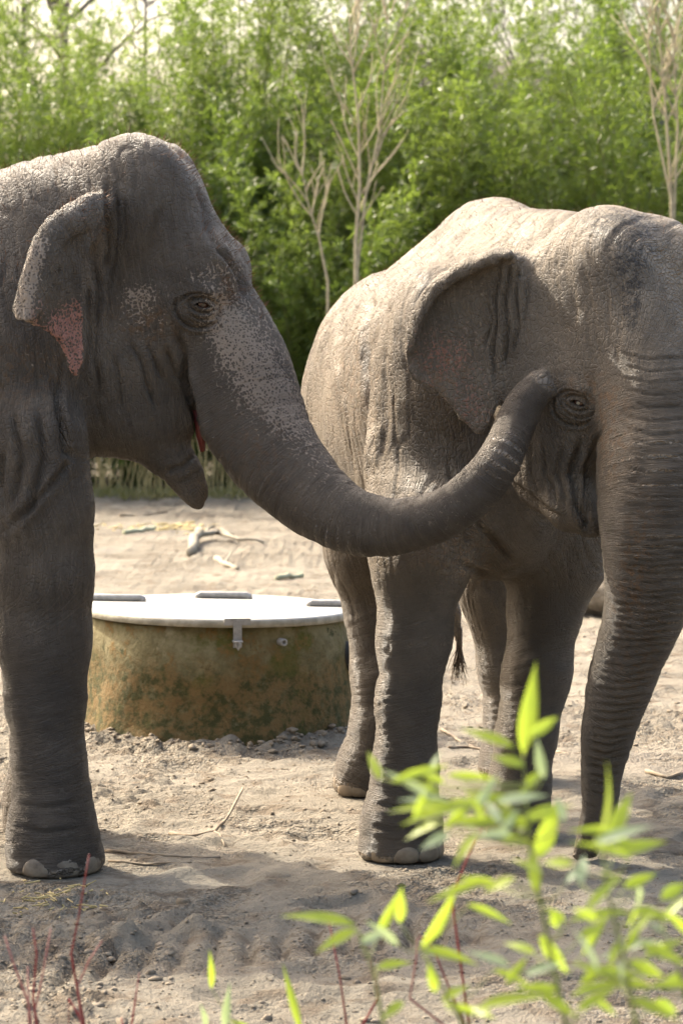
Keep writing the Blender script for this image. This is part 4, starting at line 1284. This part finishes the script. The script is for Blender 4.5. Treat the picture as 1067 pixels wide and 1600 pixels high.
def bare_tree(px, d, H, rad, label, seed, name='bare_tree'):
    r = np.random.default_rng(seed); x = (px - CX) / F_PX * d
    root = empty(name, (x, d, 0)); tag(root, label, 'tree')
    mb = MB(); mc = MB()
    base = np.array([x, d, -0.1]); tips = []
    pts = [base + np.array([0.12 * math.sin(2.1 * q + seed), 0, H * q]) for q in np.linspace(0, 1, 9)]
    mb.tube(pts, list(np.linspace(rad, rad * 0.35, 9)), 10, False)
    for k in range(16):
        q = r.uniform(0.42, 1.0); i = min(int(q * 8), 7)
        a = r.uniform(0, 2 * math.pi)
        branchy(mc, pts[i] * (1 - q * 8 + i) + pts[i + 1] * (q * 8 - i), np.array([math.cos(a), math.sin(a), r.uniform(0.2, 0.9)]), r.uniform(1.5, 3.0), rad * 0.32, 3, r, 0.5, 0.2, 5, (2, 3), 0.008)
    mb.build('trunk', m_barkd, root); mc.build('crown', m_barkd, root)
bare_tree(97, 55, 10.5, 0.19, 'bare grey tree with a thick trunk standing behind the bamboo', 31)
bare_tree(38, 60, 10.5, 0.13, 'slimmer bare tree left of the thick grey trunk behind the bamboo', 32)
bare_tree(222, 52, 9.6, 0.07, 'thin twiggy bare tree right of the thick grey trunk', 37)
bare_tree(490, 58, 9.6, 0.08, 'thin bare tree behind the bamboo beside the forked sapling', 41)

# ---- rocks on the slope behind
m_rock = simple_mat('grey_rock', (0.16, 0.145, 0.13), (0.085, 0.078, 0.072), 2.2, 0.9, 0.7, 0.08)
def hill_z(x, y):
    x = np.asarray(x, float); y = np.asarray(y, float)
    prof = sstep(41.0, 50.0, y) * (1 - 0.5 * sstep(56, 90, y))
    side = sstep(-4.2, 0.5, x)
    return -0.6 + prof * side * (8.3 + 0.3 * fbm(x * 0.25, y * 0.25, seed=81, octv=4)) + 0.25 * fbm(x * 1.2, y * 1.2, seed=83, octv=4) * prof
hx = np.linspace(-14, 70, 130); hy = np.linspace(40.5, 100, 80)
HX, HY = np.meshgrid(hx, hy); HZ = hill_z(HX.ravel(), HY.ravel())
hi = np.arange(HX.size).reshape(HX.shape)
m_hill = simple_mat('scrubby_earth', (0.10, 0.088, 0.070), (0.15, 0.128, 0.10), 1.5, 0.95, 0.9, 0.1)
tag(link_mesh('hill', fast_mesh('hill', np.stack([HX.ravel(), HY.ravel(), HZ], -1), np.stack([hi[:-1, :-1], hi[:-1, 1:], hi[1:, 1:], hi[1:, :-1]], -1).reshape(-1, 4)), m_hill),
    'brown scrubby slope rising behind the bamboo', kind='structure')
def boulder(px, py, d, rx, ry, rz_, label, seed):
    c = P(px, py, d)
    V, Fc = [], []
    n, m = 40, 24
    for i in range(m + 1):
        ph = math.pi * i / m
        for k in range(n):
            th = 2 * math.pi * k / n
            V.append((math.sin(ph) * math.cos(th), math.sin(ph) * math.sin(th), math.cos(ph)))
    V = np.array(V)
    q = np.sign(V) * np.abs(V) ** 0.8
    f = 1 + 0.22 * fbm(V[:, 0] * 1.4 + seed, V[:, 1] * 1.4, V[:, 2] * 1.4, seed=seed, octv=4)
    z = np.abs(fbm(V[:, 0] * 2.5 + seed, V[:, 1] * 2.5, V[:, 2] * 2.5, seed=seed + 5, octv=2))
    W = q * (f - 0.12 * z)[:, None] * np.array([rx, ry, rz_])
    c[2] = float(hill_z(np.array([c[0]]), np.array([c[1]]))[0]) + rz_ * 0.45
    for i in range(m):
        for k in range(n): Fc.append((i * n + k, i * n + (k + 1) % n, (i + 1) * n + (k + 1) % n, (i + 1) * n + k))
    return tag(mesh_obj('rock_outcrop', W + c, [f_[::-1] for f_ in Fc], m_rock), label, 'rock')
boulder(965, 40, 48.5, 0.8, 0.8, 0.6, 'dark rock outcrop above the bamboo behind the bare upright stems', 3)
boulder(700, 48, 48.5, 0.40, 0.5, 0.45, 'small pale grey rock outcrop rising above the bamboo', 8)
boulder(590, 30, 49, 0.5, 0.5, 0.35, 'low rock ledge above the bamboo behind the forked sapling', 15)
for k, (px, d, h_) in enumerate(((330, 47, 2.2), (420, 47.5, 2.0), (640, 49, 1.8), (820, 49, 2.2), (1040, 50, 2.4))):
    r = np.random.default_rng(300 + k); x = (px - CX) / F_PX * d; z = float(hill_z(np.array([x]), np.array([d]))[0])
    root = empty('bare_shrub', (x, d, z)); tag(root, 'leafless brown twiggy shrub on the slope behind the bamboo', 'shrub', 'leafless shrubs on the slope')
    mb = MB()
    for q in range(9):
        a = r.uniform(0, 6.28); branchy(mb, np.array([x, d, z - 0.1]), np.array([math.cos(a), math.sin(a), 1.6]), h_ * r.uniform(0.5, 0.8), 0.022, 3, r, 0.45, 0.25, 5, (2, 3), 0.006)
    mb.build('twigs', m_barkd, root)

# ------------------------------------------------------------------ REEDS AND WEEDS AT THE FOOT OF THE THICKET
m_straw = simple_mat('dry_reed', (0.46, 0.37, 0.17), (0.33, 0.25, 0.105), 8, 0.7, 0.2)
m_strawp = simple_mat('bleached_straw', (0.52, 0.46, 0.32), (0.40, 0.34, 0.22), 8, 0.7, 0.2)
r = np.random.default_rng(77)
for k in range(13):
    x = -4.3 + 0.68 * k + r.uniform(-0.2, 0.2); d = 33.4 + r.uniform(-0.15, 0.3)
    z = gz(x, d); root = empty('dry_reed_clump', (x, d, z))
    tag(root, 'clump of dry yellow reed stalks at the foot of the bamboo', 'reeds', 'dry reed clumps')
    mb = MB()
    for q in range(30):
        b = np.array([x + r.uniform(-0.42, 0.42), d + r.uniform(-0.25, 0.25), z - 0.03]); h_ = r.uniform(0.3, 1.0)
        lean = np.array([r.normal(0, 0.28), r.normal(0, 0.12), 1.0])
        mb.tube([b, b + lean * h_ * 0.5, b + lean * h_ + np.array([r.normal(0, 0.04), 0, 0])], [0.011, 0.009, 0.005], 4, False)
    mb.build('stalks', m_straw, root)
# low weeds
n = 9000
bx = r.uniform(-5.5, 5.8, n); by_ = 32.6 + np.abs(r.normal(0, 0.6, n)); bz = ground_z(bx, by_)
dv = np.stack([r.normal(0, 0.5, n), r.normal(0, 0.5, n), np.ones(n)], -1); dv /= np.linalg.norm(dv, axis=1)[:, None]
V, Q = leaf_cloud(np.stack([bx, by_, bz], -1), dv, r.uniform(0.05, 0.22, n), r.uniform(0.004, 0.009, n), r)
m_weed = leaf_mat('weed', (0.14, 0.145, 0.05), (0.24, 0.20, 0.085), (0.30, 0.24, 0.12), 0.25)
tag(link_mesh('grass', fast_mesh('grass', V, Q), m_weed, None, False), 'thin weedy grass along the foot of the bamboo', 'grass', None, 'stuff')

# ------------------------------------------------------------------ STICKS, LOGS AND LITTER
m_stick = simple_mat('dry_stick', (0.27, 0.215, 0.15), (0.17, 0.13, 0.09), 20, 0.85, 0.4)
m_stickp = simple_mat('peeled_branch', (0.28, 0.245, 0.185), (0.19, 0.162, 0.115), 12, 0.8, 0.4)
m_stickg = simple_mat('green_stick', (0.30, 0.31, 0.19), (0.40, 0.38, 0.26), 12, 0.75, 0.3)
def gp(px, py, lift=0.0):
    d = ground_d(py); p_ = P(px, py, d); p_[2] = gz(p_[0], p_[1]) + lift; return p_
def stick(name, lines, label, cat, mat, group=None):
    mb = MB()
    for pl, r0, r1 in lines:
        pts = [gp(a, b, (c[0] if c else 0.0) + r0 * 0.7) for a, b, *c in pl]
        fine = []
        for a, b in zip(pts[:-1], pts[1:]):
            for q in (0, 0.34, 0.67): fine.append(a * (1 - q) + b * q + rng.normal(0, r0 * 0.25, 3))
        fine.append(pts[-1])
        mb.tube(fine, list(np.linspace(r0, r1, len(fine)) * rng.uniform(0.85, 1.15, len(fine))), 7)
    o = mb.build(name, mat); tag(o, label, cat, group); return o
stick('twig', [([(268, 1310), (300, 1316), (335, 1312), (358, 1292, 0.02), (380, 1264, 0.07)], 0.009, 0.005), ([(335, 1312), (345, 1318), (352, 1330)], 0.006, 0.003)], 'thin brown twig bent upwards on the sand in front of the tank', 'twig', m_stick)
stick('twig', [([(165, 1338), (205, 1342), (260, 1350), (345, 1352)], 0.007, 0.004), ([(170, 1352), (230, 1358), (300, 1362)], 0.006, 0.003)], 'pair of long thin twigs lying beside the dark elephant\'s front foot', 'twig', m_stick)
stick('forked_branch', [([(302, 872), (304, 856, 0.05), (312, 848, 0.08)], 0.05, 0.045), ([(308, 850, 0.06), (340, 846, 0.05), (375, 852, 0.02), (412, 853)], 0.034, 0.012), ([(315, 850, 0.05), (332, 840, 0.10), (365, 848, 0.04)], 0.022, 0.010)], 'pale forked dead branch on the sand behind the tank', 'branch', m_stickp)
stick('stick', [([(194, 836), (220, 834), (243, 832)], 0.030, 0.022)], 'short pale green stick lying on the sand under the dark elephant\'s chin', 'stick', m_stickg)
stick('stick', [([(188, 807), (225, 806), (262, 802)], 0.018, 0.010)], 'long thin grey stick lying near the foot of the reeds', 'stick', m_stick)
stick('branch', [([(338, 876), (352, 884), (372, 892)], 0.030, 0.018), ([(352, 884), (362, 878, 0.05)], 0.014, 0.008)], 'stubby pale branch end lying between the forked branch and the tank', 'branch', m_stickp)
stick('stick', [([(432, 905), (450, 903), (472, 900)], 0.028, 0.02)], 'pale green stick with peeled bark beside the tank lid', 'stick', m_stickg)
stick('straw_stalk', [([(340, 752, 0.45), (352, 766, 0.25), (374, 786)], 0.014, 0.009), ([(350, 764, 0.2), (368, 772, 0.2), (374, 784)], 0.010, 0.007)], 'bleached bent stalk leaning out of the reeds under the raised trunk', 'stalk', m_strawp)
stick('straw_stalk', [([(158, 735, 0.5), (175, 752, 0.25), (194, 768)], 0.012, 0.008)], 'bleached straight stalk slanting in front of the reeds', 'stalk', m_strawp)
stick('twig', [([(690, 1140), (715, 1158), (742, 1168)], 0.010, 0.006), ([(700, 1172), (730, 1166), (760, 1172)], 0.008, 0.005)], 'crossed dark twigs on the sand between the dusty elephant\'s legs', 'twig', m_stick)
stick('twig', [([(865, 1178), (890, 1182), (915, 1181)], 0.012, 0.008)], 'dark twig lying on the sand beside the hanging trunk', 'twig', m_stick)
stick('stick', [([(1010, 1215), (1040, 1222), (1067, 1219)], 0.010, 0.006)], 'thin stick lying on the sand right of the hanging trunk', 'stick', m_stick)
# big log
def log(a, b, r0, r1, label):
    root = empty('log', (a + b) / 2 * np.array([1, 1, 0])); tag(root, label, 'log')
    n = 26; ax_ = (b - a) / np.linalg.norm(b - a); V, Fc = [], []
    u = np.cross(ax_, [0, 0, 1.0]); u /= np.linalg.norm(u); w = np.cross(u, ax_)
    for i in range(14):
        q = i / 13
        for k in range(n):
            th = 2 * math.pi * k / n
            rr = (r0 + (r1 - r0) * q) * (1 + 0.06 * math.sin(3 * th + 4 * q) + 0.03 * math.sin(9 * th + 2 * q))
            V.append(a + (b - a) * q + rr * (math.cos(th) * u + math.sin(th) * w))
    for i in range(13):
        for k in range(n): Fc.append((i * n + k, (i + 1) * n + k, (i + 1) * n + (k + 1) % n, i * n + (k + 1) % n))
    Fc.append(tuple(range(n))); Fc.append(tuple(13 * n + k for k in range(n - 1, -1, -1)))
    mesh_obj('bark', V, Fc, m_barklog, root)
    for e, rr, sg in ((a, r0, -1), (b, r1, 1)):
        c = e + ax_ * sg * 0.006
        V = [c] + [c + rr * 0.86 * (math.cos(2 * math.pi * k / n) * u + math.sin(2 * math.pi * k / n) * w) for k in range(n)]
        mesh_obj('cut_end', V, [(0, 1 + k, 1 + (k + 1) % n) for k in range(n)], m_stickp, root, False)
m_barklog = simple_mat('weathered_log', (0.22, 0.19, 0.15), (0.11, 0.092, 0.07), 9, 0.9, 0.8, 0.03)
log(P(860, 915, 18.4), P(1150, 930, 17.2), 0.20, 0.22, 'thick weathered grey log lying on the sand behind the dusty elephant')

# dung and straw scraps, clods, pebbles
def blob_cloud(n, xy, size, seed, flat=0.6, fine=True):
    r = np.random.default_rng(seed)
    base = np.array([(1, 0, 0), (-1, 0, 0), (0, 1, 0), (0, -1, 0), (0, 0, 1), (0, 0, -1)], float)
    tri = np.array([(0, 2, 4), (2, 1, 4), (1, 3, 4), (3, 0, 4), (2, 0, 5), (1, 2, 5), (3, 1, 5), (0, 3, 5)])
    # one subdivision for rounder clods
    mids = {}; V = list(base); T = []
    def mid_(i, j):
        k = (min(i, j), max(i, j))
        if k not in mids:
            m = V[i] + V[j]; V.append(m / np.linalg.norm(m)); mids[k] = len(V) - 1
        return mids[k]
    if not fine: T = [tuple(t_) for t_ in tri]
    for a, b, c in (tri if fine else ()):
        ab, bc, ca = mid_(a, b), mid_(b, c), mid_(c, a)
        T += [(a, ab, ca), (ab, b, bc), (ca, bc, c), (ab, bc, ca)]
    V = np.array(V); T = np.array(T); m = len(V)
    z = ground_z(xy[:, 0], xy[:, 1])
    sc3 = size[:, None, None] * r.uniform(0.6, 1.3, (n, 1, 3)) * np.array([1, 1, flat])
    W = V[None] * (1 + 0.28 * r.normal(0, 1, (n, m, 1))) * sc3
    W += np.concatenate([xy, (z + size * 0.1)[:, None]], 1)[:, None, :]
    F_ = (T[None] + (np.arange(n) * m)[:, None, None]).reshape(-1, 3)
    return W.reshape(-1, 3), F_
r = np.random.default_rng(91)
def clod_spots(n, far, bias):
    yy_ = 6.6 + far * r.uniform(0, 1, n) ** 1.3; xx_ = r.uniform(-1, 1, n) * yy_ * 0.16
    keep = fbm(xx_ * 0.8 + 5, yy_ * 0.55, seed=21, octv=3) + r.normal(0, 0.3, n) > bias
    return np.stack([xx_[keep], yy_[keep]], -1)
xy = clod_spots(3200, 10.0, 0.05)
V, Q = blob_cloud(len(xy), xy, np.clip(r.lognormal(-4.9, 0.5, len(xy)), 0.004, 0.024), 92)
ang_ = r.uniform(0, 2 * math.pi, 700); rad_ = 0.70 + np.abs(r.normal(0, 0.10, 700))
xyt = np.stack([TANK[0] + rad_ * np.cos(ang_), TANK[1] + rad_ * np.sin(ang_)], -1)
Vt_, Qt_ = blob_cloud(700, xyt, np.clip(r.lognormal(-4.6, 0.55, 700), 0.005, 0.030), 99, 0.6)
Q = np.concatenate([Q, Qt_ + len(V)]); V = np.concatenate([V, Vt_])
xy = clod_spots(22000, 12.0, -0.15)
V2, Q2 = blob_cloud(len(xy), xy, np.clip(r.lognormal(-5.5, 0.4, len(xy)), 0.002, 0.010), 95, 0.6, False)
Q = np.concatenate([Q, Q2 + len(V)]); V = np.concatenate([V, V2])
m_clod = simple_mat('clod', (0.23, 0.19, 0.14), (0.15, 0.12, 0.085), 25, 0.95, 0.6)
tag(link_mesh('clods', fast_mesh('clods', V, Q), m_clod), 'small earth clods and grit scattered over the sand', 'clods', None, 'stuff')
def scraps(px, py, rx, ry, n, label, seed):
    r = np.random.default_rng(seed)
    mb = MB()
    for k in range(n):
        a = gp(px + r.normal(0, rx), py + r.normal(0, ry), r.uniform(0.004, 0.015)); L = r.uniform(0.01, 0.035) * ground_d(py) / 8
        e = a + np.array([r.normal(0, 1), r.normal(0, 1), r.normal(0, 0.25)]) * L
        e[2] = max(e[2], gz(e[0], e[1]) + 0.003)
        mb.tube([a, e], [0.003 * ground_d(py) / 8, 0.002], 4, False)
    tag(mb.build('straw_scraps', m_straw), label, 'straw', None, 'stuff')
scraps(85, 1418, 38, 12, 90, 'yellow straw scraps and dung beside the dark elephant\'s foot', 5)
scraps(255, 826, 42, 4, 120, 'yellow straw scraps strewn on the sand under the dark elephant\'s chin', 6)

# ------------------------------------------------------------------ FOREGROUND SHOOTS
m_fleaf = leaf_mat('willow_leaf', (0.24, 0.32, 0.035), (0.31, 0.385, 0.045), (0.18, 0.27, 0.045), 0.55, 0.40)
m_fleafp = leaf_mat('willow_leaf_underside', (0.30, 0.38, 0.24), (0.36, 0.42, 0.28), (0.26, 0.34, 0.20), 0.40, 0.45)
m_fstem = simple_mat('green_stem', (0.16, 0.20, 0.05), (0.13, 0.14, 0.05), 20, 0.6, 0.2)
m_red = simple_mat('red_twig', (0.20, 0.022, 0.022), (0.12, 0.018, 0.016), 12, 0.5, 0.2)
m_redp = simple_mat('faded_pink_twig', (0.30, 0.12, 0.10), (0.20, 0.08, 0.07), 12, 0.6, 0.2)
# one shared blade, 1 long along +Y, keeled and drooping
BV, BF = [], []
for i in range(9):
    q = i / 8; w = 0.5 * (math.sin(math.pi * q ** 0.72) ** 1.15) + (0.02 if i == 0 else 0)
    if i == 8: w = 0.01
    zb = -0.22 * q * q
    BV += [(-w, q, zb + 0.10 * w), (0, q, zb), (w, q, zb + 0.10 * w)]
for i in range(8):
    BF += [(i * 3, i * 3 + 1, i * 3 + 4, i * 3 + 3), (i * 3 + 1, i * 3 + 2, i * 3 + 5, i * 3 + 4)]
def blade_mesh(mat):
    me = bpy.data.meshes.new('leaf'); me.from_pydata(BV, [], BF)
    me.polygons.foreach_set('use_smooth', np.ones(len(BF), bool)); me.materials.append(mat); return me
blade, bladep = blade_mesh(m_fleaf), blade_mesh(m_fleafp)
rl = np.random.default_rng(17)
def put_leaf(root, a, b, width, pale):
    o = bpy.data.objects.new('leaf', bladep if pale else blade); C.objects.link(o)
    y = b - a; L = np.linalg.norm(y); y = y / L
    n_ = np.array([rl.normal(0, 0.45), -0.85 + rl.normal(0, 0.3), 0.60]); x = np.cross(y, n_); x /= np.linalg.norm(x); z = np.cross(x, y)
    M = Matrix(((x[0] * width, y[0] * L, z[0] * L * 0.9, a[0]), (x[1] * width, y[1] * L, z[1] * L * 0.9, a[1]), (x[2] * width, y[2] * L, z[2] * L * 0.9, a[2]), (0, 0, 0, 1)))
    o.parent = root
    o.matrix_basis = Matrix.Translation(-Vector(root.location)) @ M
    return o
def K(l):   # crop coordinates of the enlarged corner -> photo pixels
    return [(600 + a * 0.4377, 1000 + b * 0.4377, 600 + c * 0.4377, 1000 + e * 0.4377, *rest) for a, b, c, e, *rest in l]
LEAVES = K([(495, 410, 540, 90, 58), (515, 345, 632, 265, 38), (465, 385, 268, 298, 34), (500, 450, 380, 405, 34), (570, 495, 540, 355, 34, 1), (215, 512, 110, 455, 30),
    (200, 545, 45, 495, 30), (165, 480, 190, 395, 26, 1), (255, 590, 60, 545, 34, 1), (330, 575, 55, 640, 40), (300, 585, 470, 545, 40), (400, 575, 575, 545, 34, 1), (205, 650, 65, 695, 36),
    (420, 650, 215, 640, 34), (335, 690, 228, 805, 40), (455, 690, 320, 695, 30, 1), (235, 690, 130, 735, 36, 1), (520, 670, 365, 600, 34), (560, 470, 470, 560, 36), (545, 780, 625, 580, 62),
    (540, 900, 530, 730, 44), (640, 650, 622, 555, 32, 1), (675, 800, 560, 785, 36), (765, 700, 842, 445, 58), (800, 720, 885, 530, 50), (755, 725, 945, 650, 36, 1), (815, 765, 1005, 705, 44),
    (695, 870, 715, 755, 40, 1), (775, 835, 865, 855, 36), (855, 880, 965, 835, 36), (410, 880, 275, 840, 32), (470, 850, 340, 890, 36), (985, 925, 1090, 860, 44), (890, 960, 1025, 990, 40),
    (895, 950, 880, 1040, 36), (905, 880, 915, 975, 34, 1), (595, 970, 625, 1035, 34), (645, 1005, 575, 955, 30), (555, 1050, 665, 1215, 46), (540, 1120, 425, 1065, 36), (130, 1105, 278, 895, 42),
    (135, 1105, 345, 1140, 38), (55, 1010, 65, 895, 34), (185, 1260, 158, 1155, 32), (205, 1285, 290, 1230, 34), (330, 1315, 600, 1235, 48), (620, 1250, 475, 1235, 36), (855, 1145, 832, 1265, 44, 1),
    (870, 1150, 1015, 1205, 44), (975, 1075, 1015, 1160, 34, 1), (70, 1290, -10, 1345, 34), (825, 1105, 795, 1200, 34), (560, 1260, 690, 1345, 36), (940, 1010, 1060, 1080, 38, 1), (760, 1000, 690, 960, 34),
    (700, 1060, 790, 1010, 34), (1000, 1240, 1075, 1180, 40), (960, 1290, 1060, 1330, 42), (740, 1290, 850, 1330, 40), (760, 1180, 690, 1240, 34), (380, 1340, 300, 1300, 36)])
LEAVES += [(556, 1446, 440, 1418, 24), (558, 1452, 494, 1482, 22), (588, 1466, 628, 1390, 20), (562, 1474, 606, 1452, 20, 1), (588, 1512, 642, 1500, 18), (1035, 1440, 1075, 1390, 22), (1000, 1475, 1075, 1505, 22),
           (330, 1545, 332, 1488, 14), (470, 1612, 443, 1508, 16), (352, 1612, 356, 1542, 18, 1), (322, 1606, 318, 1570, 14, 1), (395, 1612, 360, 1590, 14), (985, 1560, 1060, 1590, 22), (900, 1580, 960, 1540, 20)]
SHOOTS = [
    ([(905, 2815), (892, 1640), (862, 1500), (842, 1400), (826, 1290), (817, 1185)], 3.20, 'tallest green leafy shoot, its tip leaf in front of the dusty elephant\'s far leg'),
    ([(1010, 2815), (1000, 1640), (972, 1490), (950, 1400), (938, 1310)], 3.05, 'green leafy shoot in front of the hanging trunk\'s tip'),
    ([(735, 2815), (738, 1650), (718, 1590), (690, 1540), (660, 1482)], 3.35, 'green leafy shoot with a few spread leaves before the dusty elephant\'s front foot'),
    ([(610, 2700), (606, 1640), (584, 1520), (560, 1452)], 3.45, 'small green leafy shoot standing clear in front of the sand'),
    ([(1110, 2815), (1095, 1660), (1062, 1520), (1030, 1440)], 3.10, 'green leafy shoot in front of the sand right of the hanging trunk'),
    ([(420, 2500), (425, 1700), (412, 1625), (372, 1600)], 4.20, 'short leafy sprout with narrow upright leaves in front of the tyre track'),
]
roots = []
for pl, d, label in SHOOTS:
    pts = [P(a, b, d) for a, b in pl]
    x0, y0 = pts[0][0], pts[0][1]
    pts[0][2] = gz(x0, y0) - 0.03
    root = empty('leafy_shoot', (x0, y0, gz(x0, y0))); tag(root, label, 'plant', 'leafy shoots in the foreground')
    mb = MB(); mb.tube(pts, list(np.linspace(0.0042, 0.0012, len(pts))), 7)
    mb.build('stem', m_fstem, root)
    # resample the stem in pixels for attaching leaves
    q = []
    for (a, b), (c, e) in zip(pl[:-1], pl[1:]):
        for f in np.linspace(0, 1, 30): q.append((a + (c - a) * f, b + (e - b) * f))
    roots.append((root, np.array(q), d, MB()))
for k_ in range(46):                       # fuller growth round the main tufts
    cx_, cy_, sx_, sy_ = ((700, 1270, 50, 40), (800, 1300, 40, 60), (900, 1420, 70, 60), (1010, 1500, 45, 60), (840, 1520, 80, 50))[k_ % 5]
    a_, b_ = cx_ + rl.normal(0, sx_), cy_ + rl.normal(0, sy_); th_ = rl.uniform(-0.6, math.pi + 0.6); L_ = rl.uniform(70, 125)
    LEAVES.append((a_, b_, a_ + L_ * math.cos(th_), b_ - L_ * math.sin(th_) * 0.6, rl.uniform(26, 32)) + ((1,) if rl.uniform() < 0.22 else ()))
for lf in LEAVES:
    a0, b0, a1, b1, wpx = lf[:5]; pale = len(lf) > 5
    best = min(roots, key=lambda t_: np.hypot(t_[1][:, 0] - a0, (t_[1][:, 1] - b0)).min())
    root, q, d, mb = best
    dist = np.hypot(q[:, 0] - a0, q[:, 1] - b0 - 26); k = int(dist.argmin())
    dd = d + rl.uniform(-0.10, 0.10)
    if a0 < 480: wpx *= 1.0
    w_m = wpx * 0.50 * dd / F_PX if wpx >= 26 else wpx * 0.8 * dd / F_PX
    A = P(a0, b0, dd); B = P(a1, b1, dd + rl.uniform(-0.03, 0.03))
    put_leaf(root, A, B, w_m, pale)
    sp_ = P(q[k][0], q[k][1], d)
    if np.linalg.norm(sp_ - A) > 0.004:
        mid_ = (sp_ * 0.45 + A * 0.55) + np.array([0, 0, -0.006])
        mb = MB(); mb.tube([sp_, mid_, A + (B - A) * 0.03], [0.0012, 0.0010, 0.0007], 5); mb.build('twig', m_fstem, root)

# red-stemmed twigs by the barrier
def redshrub(lines, d, label, mats, seed):
    a0 = lines[0][0][0]
    x0 = (a0 - CX) / F_PX * d
    root = empty('red_twig_shrub', (x0, d, gz(x0, d))); tag(root, label, 'shrub', 'red-stemmed shrubs in the foreground')
    for k, pl in enumerate(lines):
        pts = [np.array([x0, d, gz(x0, d) - 0.02])] + [P(a, b, d) for a, b in pl]
        mb = MB(); mb.tube(pts, [0.0045] + list(np.linspace(0.0032, 0.0014, len(pts) - 1)), 6)
        mb.build('stem', mats[k % len(mats)], root)
redshrub([[(140, 1640), (122, 1550), (112, 1490), (124, 1430), (134, 1370), (140, 1335)], [(128, 1600), (122, 1540), (140, 1500), (160, 1470)], [(142, 1620), (108, 1560), (108, 1600)]], 5.2, 'crimson bare stem rising in front of the dark elephant\'s foot', (m_red, m_redp), 1)
redshrub([[(58, 1640), (55, 1580), (68, 1520), (80, 1450)], [(52, 1640), (46, 1570), (20, 1500), (8, 1462)], [(66, 1640), (52, 1560), (58, 1490), (52, 1450)], [(48, 1650), (46, 1600), (44, 1510)]], 5.0, 'cluster of faded pink bare stems beside the crimson one', (m_redp, m_redp, m_red), 2)
redshrub([[(200, 1640), (208, 1590), (218, 1520)], [(200, 1640), (190, 1590)]], 5.3, 'short lone crimson stem in front of the tyre track', (m_red,), 3)
redshrub([[(548, 1650), (540, 1590), (530, 1520), (514, 1440)], [(545, 1640), (590, 1560), (580, 1500)]], 5.0, 'dark red stem behind the small clear-standing leafy shoot', (m_red,), 4)
redshrub([[(742, 1650), (722, 1590), (700, 1540), (676, 1480), (655, 1462)], [(742, 1640), (640, 1560), (650, 1500), (652, 1466)], [(735, 1620), (705, 1400), (735, 1330), (755, 1290)]], 4.8, 'forking dark red stems among the leaves before the dusty elephant\'s foot', (m_red, m_redp), 5)

# fine pieces too small to pick apart stay joined inside their thing
for o in sc.objects:
    if o.type == 'MESH' and o.parent is not None and o.name.split('.')[0] in ('foliage', 'culms', 'stalks', 'twigs', 'tail_tuft'):
        o['kind'] = 'stuff'
